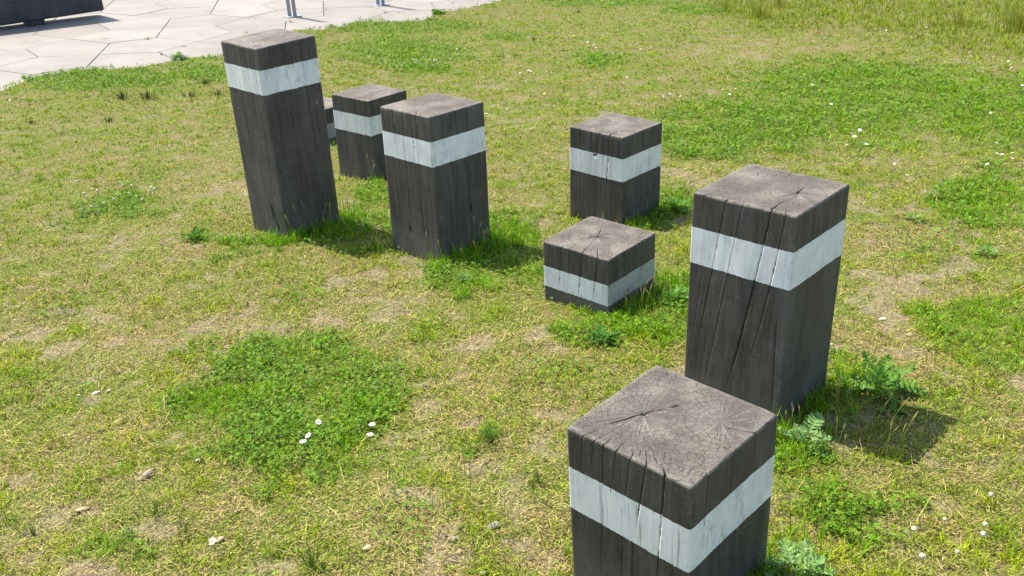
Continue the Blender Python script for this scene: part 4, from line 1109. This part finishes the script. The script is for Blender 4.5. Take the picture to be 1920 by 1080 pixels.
# ------------------------------------------------------------------ flowers
def simple_mat(name, colr, rough=.6, trans=0):
    m = NT(name)
    tc = m.n('ShaderNodeTexCoord').outputs['Object']
    m.col(m.mix(m.math('MULTIPLY', m.noise(tc, 300, 2), .35), colr, tuple(c * .7 for c in colr))); m.rough(rough)
    return m.m
WHITE = simple_mat('white_petal', (.82, .82, .80)); YELC = simple_mat('yellow_petal', (.75, .50, .03)); STEM = simple_mat('flower_stem', (.12, .19, .05)); CREAM = simple_mat('cream_floret', (.55, .49, .36))
def petals_mesh(R, n, rin, wd, mat, seed):
    r_ = random.Random(seed); bm = bmesh.new()
    for k in range(n):
        a = 2 * PI * k / n + r_.gauss(0, .05); z = r_.gauss(0, .0006); c, s = math.cos(a), math.sin(a)
        rr = R * r_.uniform(.85, 1.05)
        P = [(rin, -wd * .3, 0), (rr * .75, -wd * .5, .0012), (rr, 0, .0006), (rr * .75, wd * .5, .0012), (rin, wd * .3, 0)]
        bm.faces.new([bm.verts.new((p[0] * c - p[1] * s, p[0] * s + p[1] * c, p[2] + z)) for p in P])
    me = bpy.data.meshes.new('petals'); bm.to_mesh(me); bm.free(); me.materials.append(mat); return me
def dome_mesh(name, R, mat, h=.5, u=8, v=5, jit=0, seed=1):
    bm = bmesh.new(); bmesh.ops.create_uvsphere(bm, u_segments=u, v_segments=v, radius=R)
    r_ = random.Random(seed)
    for vv in bm.verts:
        vv.co.z *= h
        if jit: vv.co *= 1 + r_.uniform(-jit, jit)
    me = bpy.data.meshes.new(name); bm.to_mesh(me); bm.free(); me.materials.append(mat); return me
def stem_mesh(h):
    bm = bmesh.new(); bmesh.ops.create_cone(bm, cap_ends=False, segments=5, radius1=.0009, radius2=.0007, depth=h, matrix=Matrix.Translation((0, 0, -h / 2)))
    me = bpy.data.meshes.new('stem'); bm.to_mesh(me); bm.free(); me.materials.append(STEM); return me
DP = [petals_mesh(.0105, 18, .003, .0034, WHITE, i) for i in range(3)]; DCn = dome_mesh('flower_centre', .0036, YELC); STM = stem_mesh(.05)
YP = petals_mesh(.012, 7, .002, .008, YELC, 9); YCn = dome_mesh('flower_centre', .003, YELC)
CF = [dome_mesh('floret_head', .0085, CREAM, .85, 10, 7, .22, i) for i in range(3)]
def mo(name, me, parent):
    o = bpy.data.objects.new(name, me); o.parent = parent; C.objects.link(o); return o
DLB = {0: 'white daisy in the group of three at the lower right of the front clover patch', 1: 'white daisy on a tilted stalk just above the group of three daisies', 2: 'small white daisy at the right edge of the front clover patch',
       3: 'single white daisy near the bottom edge left of centre', 4: 'white daisy in the grass at the bottom right corner', 5: 'white daisy of the close pair in the dark clover at top right',
       6: 'single white daisy in the middle of the dark clover patch', 7: 'white daisy on the upper left edge of the dark clover patch', 8: 'white daisy in the cluster above the tall right post',
       9: 'white daisy between the tall right post and the daisy cluster above it', 10: 'white daisy in the loose group near the right edge', 11: 'white daisy at the right edge beside the dark clover',
       12: 'white daisy near the right edge in the long grass', 13: 'white daisy in the row along the dry ground at top right', 14: 'white daisy in the long grass above the dark clover',
       15: 'white daisy beside the small clover heads in the upper middle', 16: 'white daisy close to the top edge in the middle', 17: 'white daisy at the dry patch near the top edge', 18: 'white daisy around the little bright green patch in the upper middle',
       19: 'white daisy in the lawn above and left of the post behind the low block', 20: 'white daisy just above the post behind the low block', 21: 'white daisy right beside the top of the knotted post', 22: 'white daisy in the group near the left edge below the paving'}
rf = random.Random(5)
def stand(name, x, y, h, lab, cat, grp, tilt=.25, sc=1.0):
    z = float(z_ground(np.array(x), np.array(y)))
    t = empty(name, (x, y, z + h), lab, cat, grp)
    t.rotation_euler = (rf.gauss(0, tilt), rf.gauss(0, tilt), rf.uniform(0, 6.28)); t.scale = (sc, sc, sc)
    return t
ORD = ['leftmost', 'second from left', 'third from left', 'fourth from left', 'fifth from left', 'sixth from left', 'rightmost']
def ordinals(lst):
    out = {}
    for k in {q[2] for q in lst}:
        grp_ = sorted([q for q in lst if q[2] == k], key=lambda q: q[0] / q[1])
        for i, q in enumerate(grp_):
            if 1 < len(grp_) <= 7: out[q] = ORD[6] if i == len(grp_) - 1 else ORD[i]
    return out
def named(lab, q, od):
    if q not in od: return lab
    w_ = (lab + ', ' + od[q]).split()
    return lab + ', ' + od[q] if len(w_) <= 16 else ' '.join(lab.split()[:16 - len(od[q].split())]) + ', ' + od[q]
CLOVER += [(x, y, 4) for (x, y, k) in DAISY if k == 4]
DAISY = [q for q in DAISY if q[2] != 4]
od_d, od_c, od_y = ordinals(DAISY), ordinals(CLOVER), ordinals(YELLOW)
for (x, y, k) in DAISY:
    big = 1.15 if k in (6, 8, 5) else 1.0
    t = stand('daisy', x, y, .034 + .012 * rf.random() + (.03 if y > 5 else 0), named(DLB[k], (x, y, k), od_d), 'daisy', 'white daisies in the lawn', .3, big * rf.uniform(.85, 1.12))
    mo('petals', rf.choice(DP), t); o = mo('flower_centre', DCn, t); o.location.z = .001
    o = mo('stem', STM, t)
CLB = {4: 'small cream clover head in the grass at the bottom right corner', 0: 'cream clover head in the small cluster in the upper middle of the lawn', 1: 'cream clover head in the dense cluster left of the tallest post', 2: 'cream clover head above the post behind the low block', 3: 'cream clover head in the green strip along the paving edge'}
for (x, y, k) in CLOVER:
    sc_ = {0: 1.15, 1: .95, 2: 1.1, 3: 1.0, 4: .75}[k] * rf.uniform(.75, 1.15)
    t = stand('clover_flower', x, y, .035 + .015 * rf.random(), named(CLB[k], (x, y, k), od_c), 'clover flower', 'clover heads in the lawn', .15, sc_)
    mo('floret_head', rf.choice(CF), t); o = mo('stem', STM, t)
YLB = {0: 'single yellow buttercup in the upper middle of the lawn', 1: 'yellow buttercup above and right of the knotted post', 2: 'yellow buttercup at the left tip of the dark clover patch', 3: 'yellow buttercup close to the top edge in the middle', 4: 'yellow buttercup in the row right of the paving', 5: 'tiny yellow buttercup in the grass'}
YLB[5] = 'yellow buttercup by the tallest post top, right of the paving edge'
for (x, y, k) in YELLOW:
    if k == 5 and x > -1.7: YLB[5] = 'yellow buttercup just behind the tallest post'
    t = stand('buttercup', x, y, .05, named(YLB[k], (x, y, k), od_y), 'buttercup', 'yellow buttercups in the lawn', .2, 1.1)
    mo('petals', YP, t); mo('flower_centre', YCn, t); mo('stem', STM, t)

# ------------------------------------------------------------------ stones
m = NT('field_stone')
oc = m.attr('tint').outputs['Color']; tc = m.n('ShaderNodeTexCoord').outputs['Object']
m.col(m.mix(m.ramp(m.noise(tc, 140, 4, .65), (.4, 0.), (.7, .5)), oc, (.20, .17, .14))); m.rough(.85); m.bump(m.noise(tc, 300, 3, .6), .4, .001)
STONEM = m.m
SL = [('long pinkish stone lying in bare soil at lower left', (.052, .020, .016), (.50, .42, .36), .9), ('small white stone, left one of the group left of the clover patch', (.014, .011, .007), (.75, .73, .66), 0),
      ('largest white stone of the group left of the clover patch', (.026, .016, .010), (.78, .76, .68), .3), ('small grey white stone, right one of the group left of the clover patch', (.016, .010, .008), (.55, .52, .46), 1), ('flat white stone at the left foot of the front clover patch', (.017, .010, .006), (.75, .72, .66), .8),
      ('tan flat stone among straw near the left bottom', (.030, .018, .010), (.55, .46, .28), .4), ('pink tan stone flake near the bottom edge', (.026, .016, .008), (.60, .45, .33), .1), ('pale stone in the bare soil left of the nearest post, upper one', (.020, .014, .012), (.52, .46, .38), .2),
      ('orange brown stone in the bare soil left of the nearest post', (.014, .010, .009), (.52, .34, .22), 1.), ('cream stone chip in the dark soil at the bottom middle', (.022, .015, .010), (.66, .58, .44), .5), ('flat white stone right of the tall right post, upper one', (.026, .018, .008), (.75, .72, .66), .2),
      ('flat pale stone right of the tall right post, lower one', (.026, .014, .006), (.62, .55, .42), 0), ('tiny white stone at the right side of the tall right post', (.010, .009, .007), (.80, .78, .74), 0), ('bluish grey stone half under the grass beside the nearest post', (.026, .018, .012), (.42, .43, .44), .3),
      ('small white stone in the grass at lower left', (.010, .008, .006), (.72, .70, .64), .2), ('small pink stone below the front clover patch', (.012, .009, .008), (.50, .36, .28), .2), ('sandy lump at the foot of the knotted post', (.050, .030, .014), (.36, .26, .17), -.2),
      ('pale pebble at the bottom edge in the bare soil', (.014, .011, .008), (.55, .50, .42), .4), ('small pale pebble left of the nearest post', (.012, .008, .006), (.52, .46, .38), .6)]
for (x, y, k) in STONE:
    lab, (a_, b_, c_), colr, rz = SL[k]
    bm = bmesh.new(); bmesh.ops.create_icosphere(bm, subdivisions=3, radius=1.0)
    rs_ = random.Random(900 + k)
    pl = [(Vector((rs_.gauss(0, 1), rs_.gauss(0, 1), rs_.gauss(0, .8))).normalized(), rs_.uniform(.62, .9)) for _ in range(9)]
    a_, b_, c_ = a_ * .62, b_ * .62, c_ * .62; colr = tuple(q * (.75, .68, .56)[i_] for i_, q in enumerate(colr))
    for v in bm.verts:
        for nn, dd_ in pl:
            d_ = v.co.dot(nn) - dd_
            if d_ > 0: v.co -= nn * d_ * .9
        v.co = Vector((v.co.x * a_, v.co.y * b_, v.co.z * c_)) * (1 + rs_.uniform(-.02, .02))
    o = bm_obj('stone', bm, STONEM, smooth=True)
    ca = o.data.attributes.new('tint', 'FLOAT_COLOR', 'POINT')
    for d_ in ca.data: d_.color = (*colr, 1)
    o.location = (x, y, float(z_ground(np.array(x), np.array(y))) + c_ * .25 + .002); o.rotation_euler = (rs_.gauss(0, .12), rs_.gauss(0, .12), rz)
    tag(o, lab, 'stone', 'stones lying in the lawn')
# gravel crumbs in the bare soil
x, y, r, r_ = sample(26000, p=2.2, rk=2.2, far=8, half=.6, seed=51)
g, dr, tall, bare, n1, n2 = fields(x, y)
k = (r_.random(len(x)) < np.clip(bare * 1.0 - .15, 0, 1)) & keep_lawn(x, y, .05); x, y = x[k], y[k]; n = len(x)
s = .0012 + .0038 * r_.random(n) ** 3
base = np.array([(1, 0, 0), (-.5, .87, 0), (-.5, -.87, 0), (0, 0, .9)]); Fb = np.array([(0, 1, 3), (1, 2, 3), (2, 0, 3)])
a = r_.random(n) * 6.28; B = base[None] * (1 + .35 * r_.normal(0, 1, (n, 4, 1)))
V = np.stack([x[:, None] + s[:, None] * (B[..., 0] * np.cos(a)[:, None] - B[..., 1] * np.sin(a)[:, None]), y[:, None] + s[:, None] * (B[..., 0] * np.sin(a)[:, None] + B[..., 1] * np.cos(a)[:, None]), z_ground(x, y)[:, None] + s[:, None] * B[..., 2] + .001], -1).reshape(-1, 3)
cc = np.ones((n, 4, 4)); cc[..., :3] = mixc(np.tile(np.array([.20, .165, .125]), (n, 1)), np.tile(np.array([.48, .42, .34]), (n, 1)), r_.random(n) ** 2)[:, None, :]
o = mesh_obj('gravel', V, (np.arange(n)[:, None, None] * 4 + Fb[None]).reshape(-1, 3), STONEM, attrs={'tint': cc.reshape(-1, 4)}, smooth=False)
tag(o, 'soil crumbs and grit in the bare patches', None, None, 'stuff')
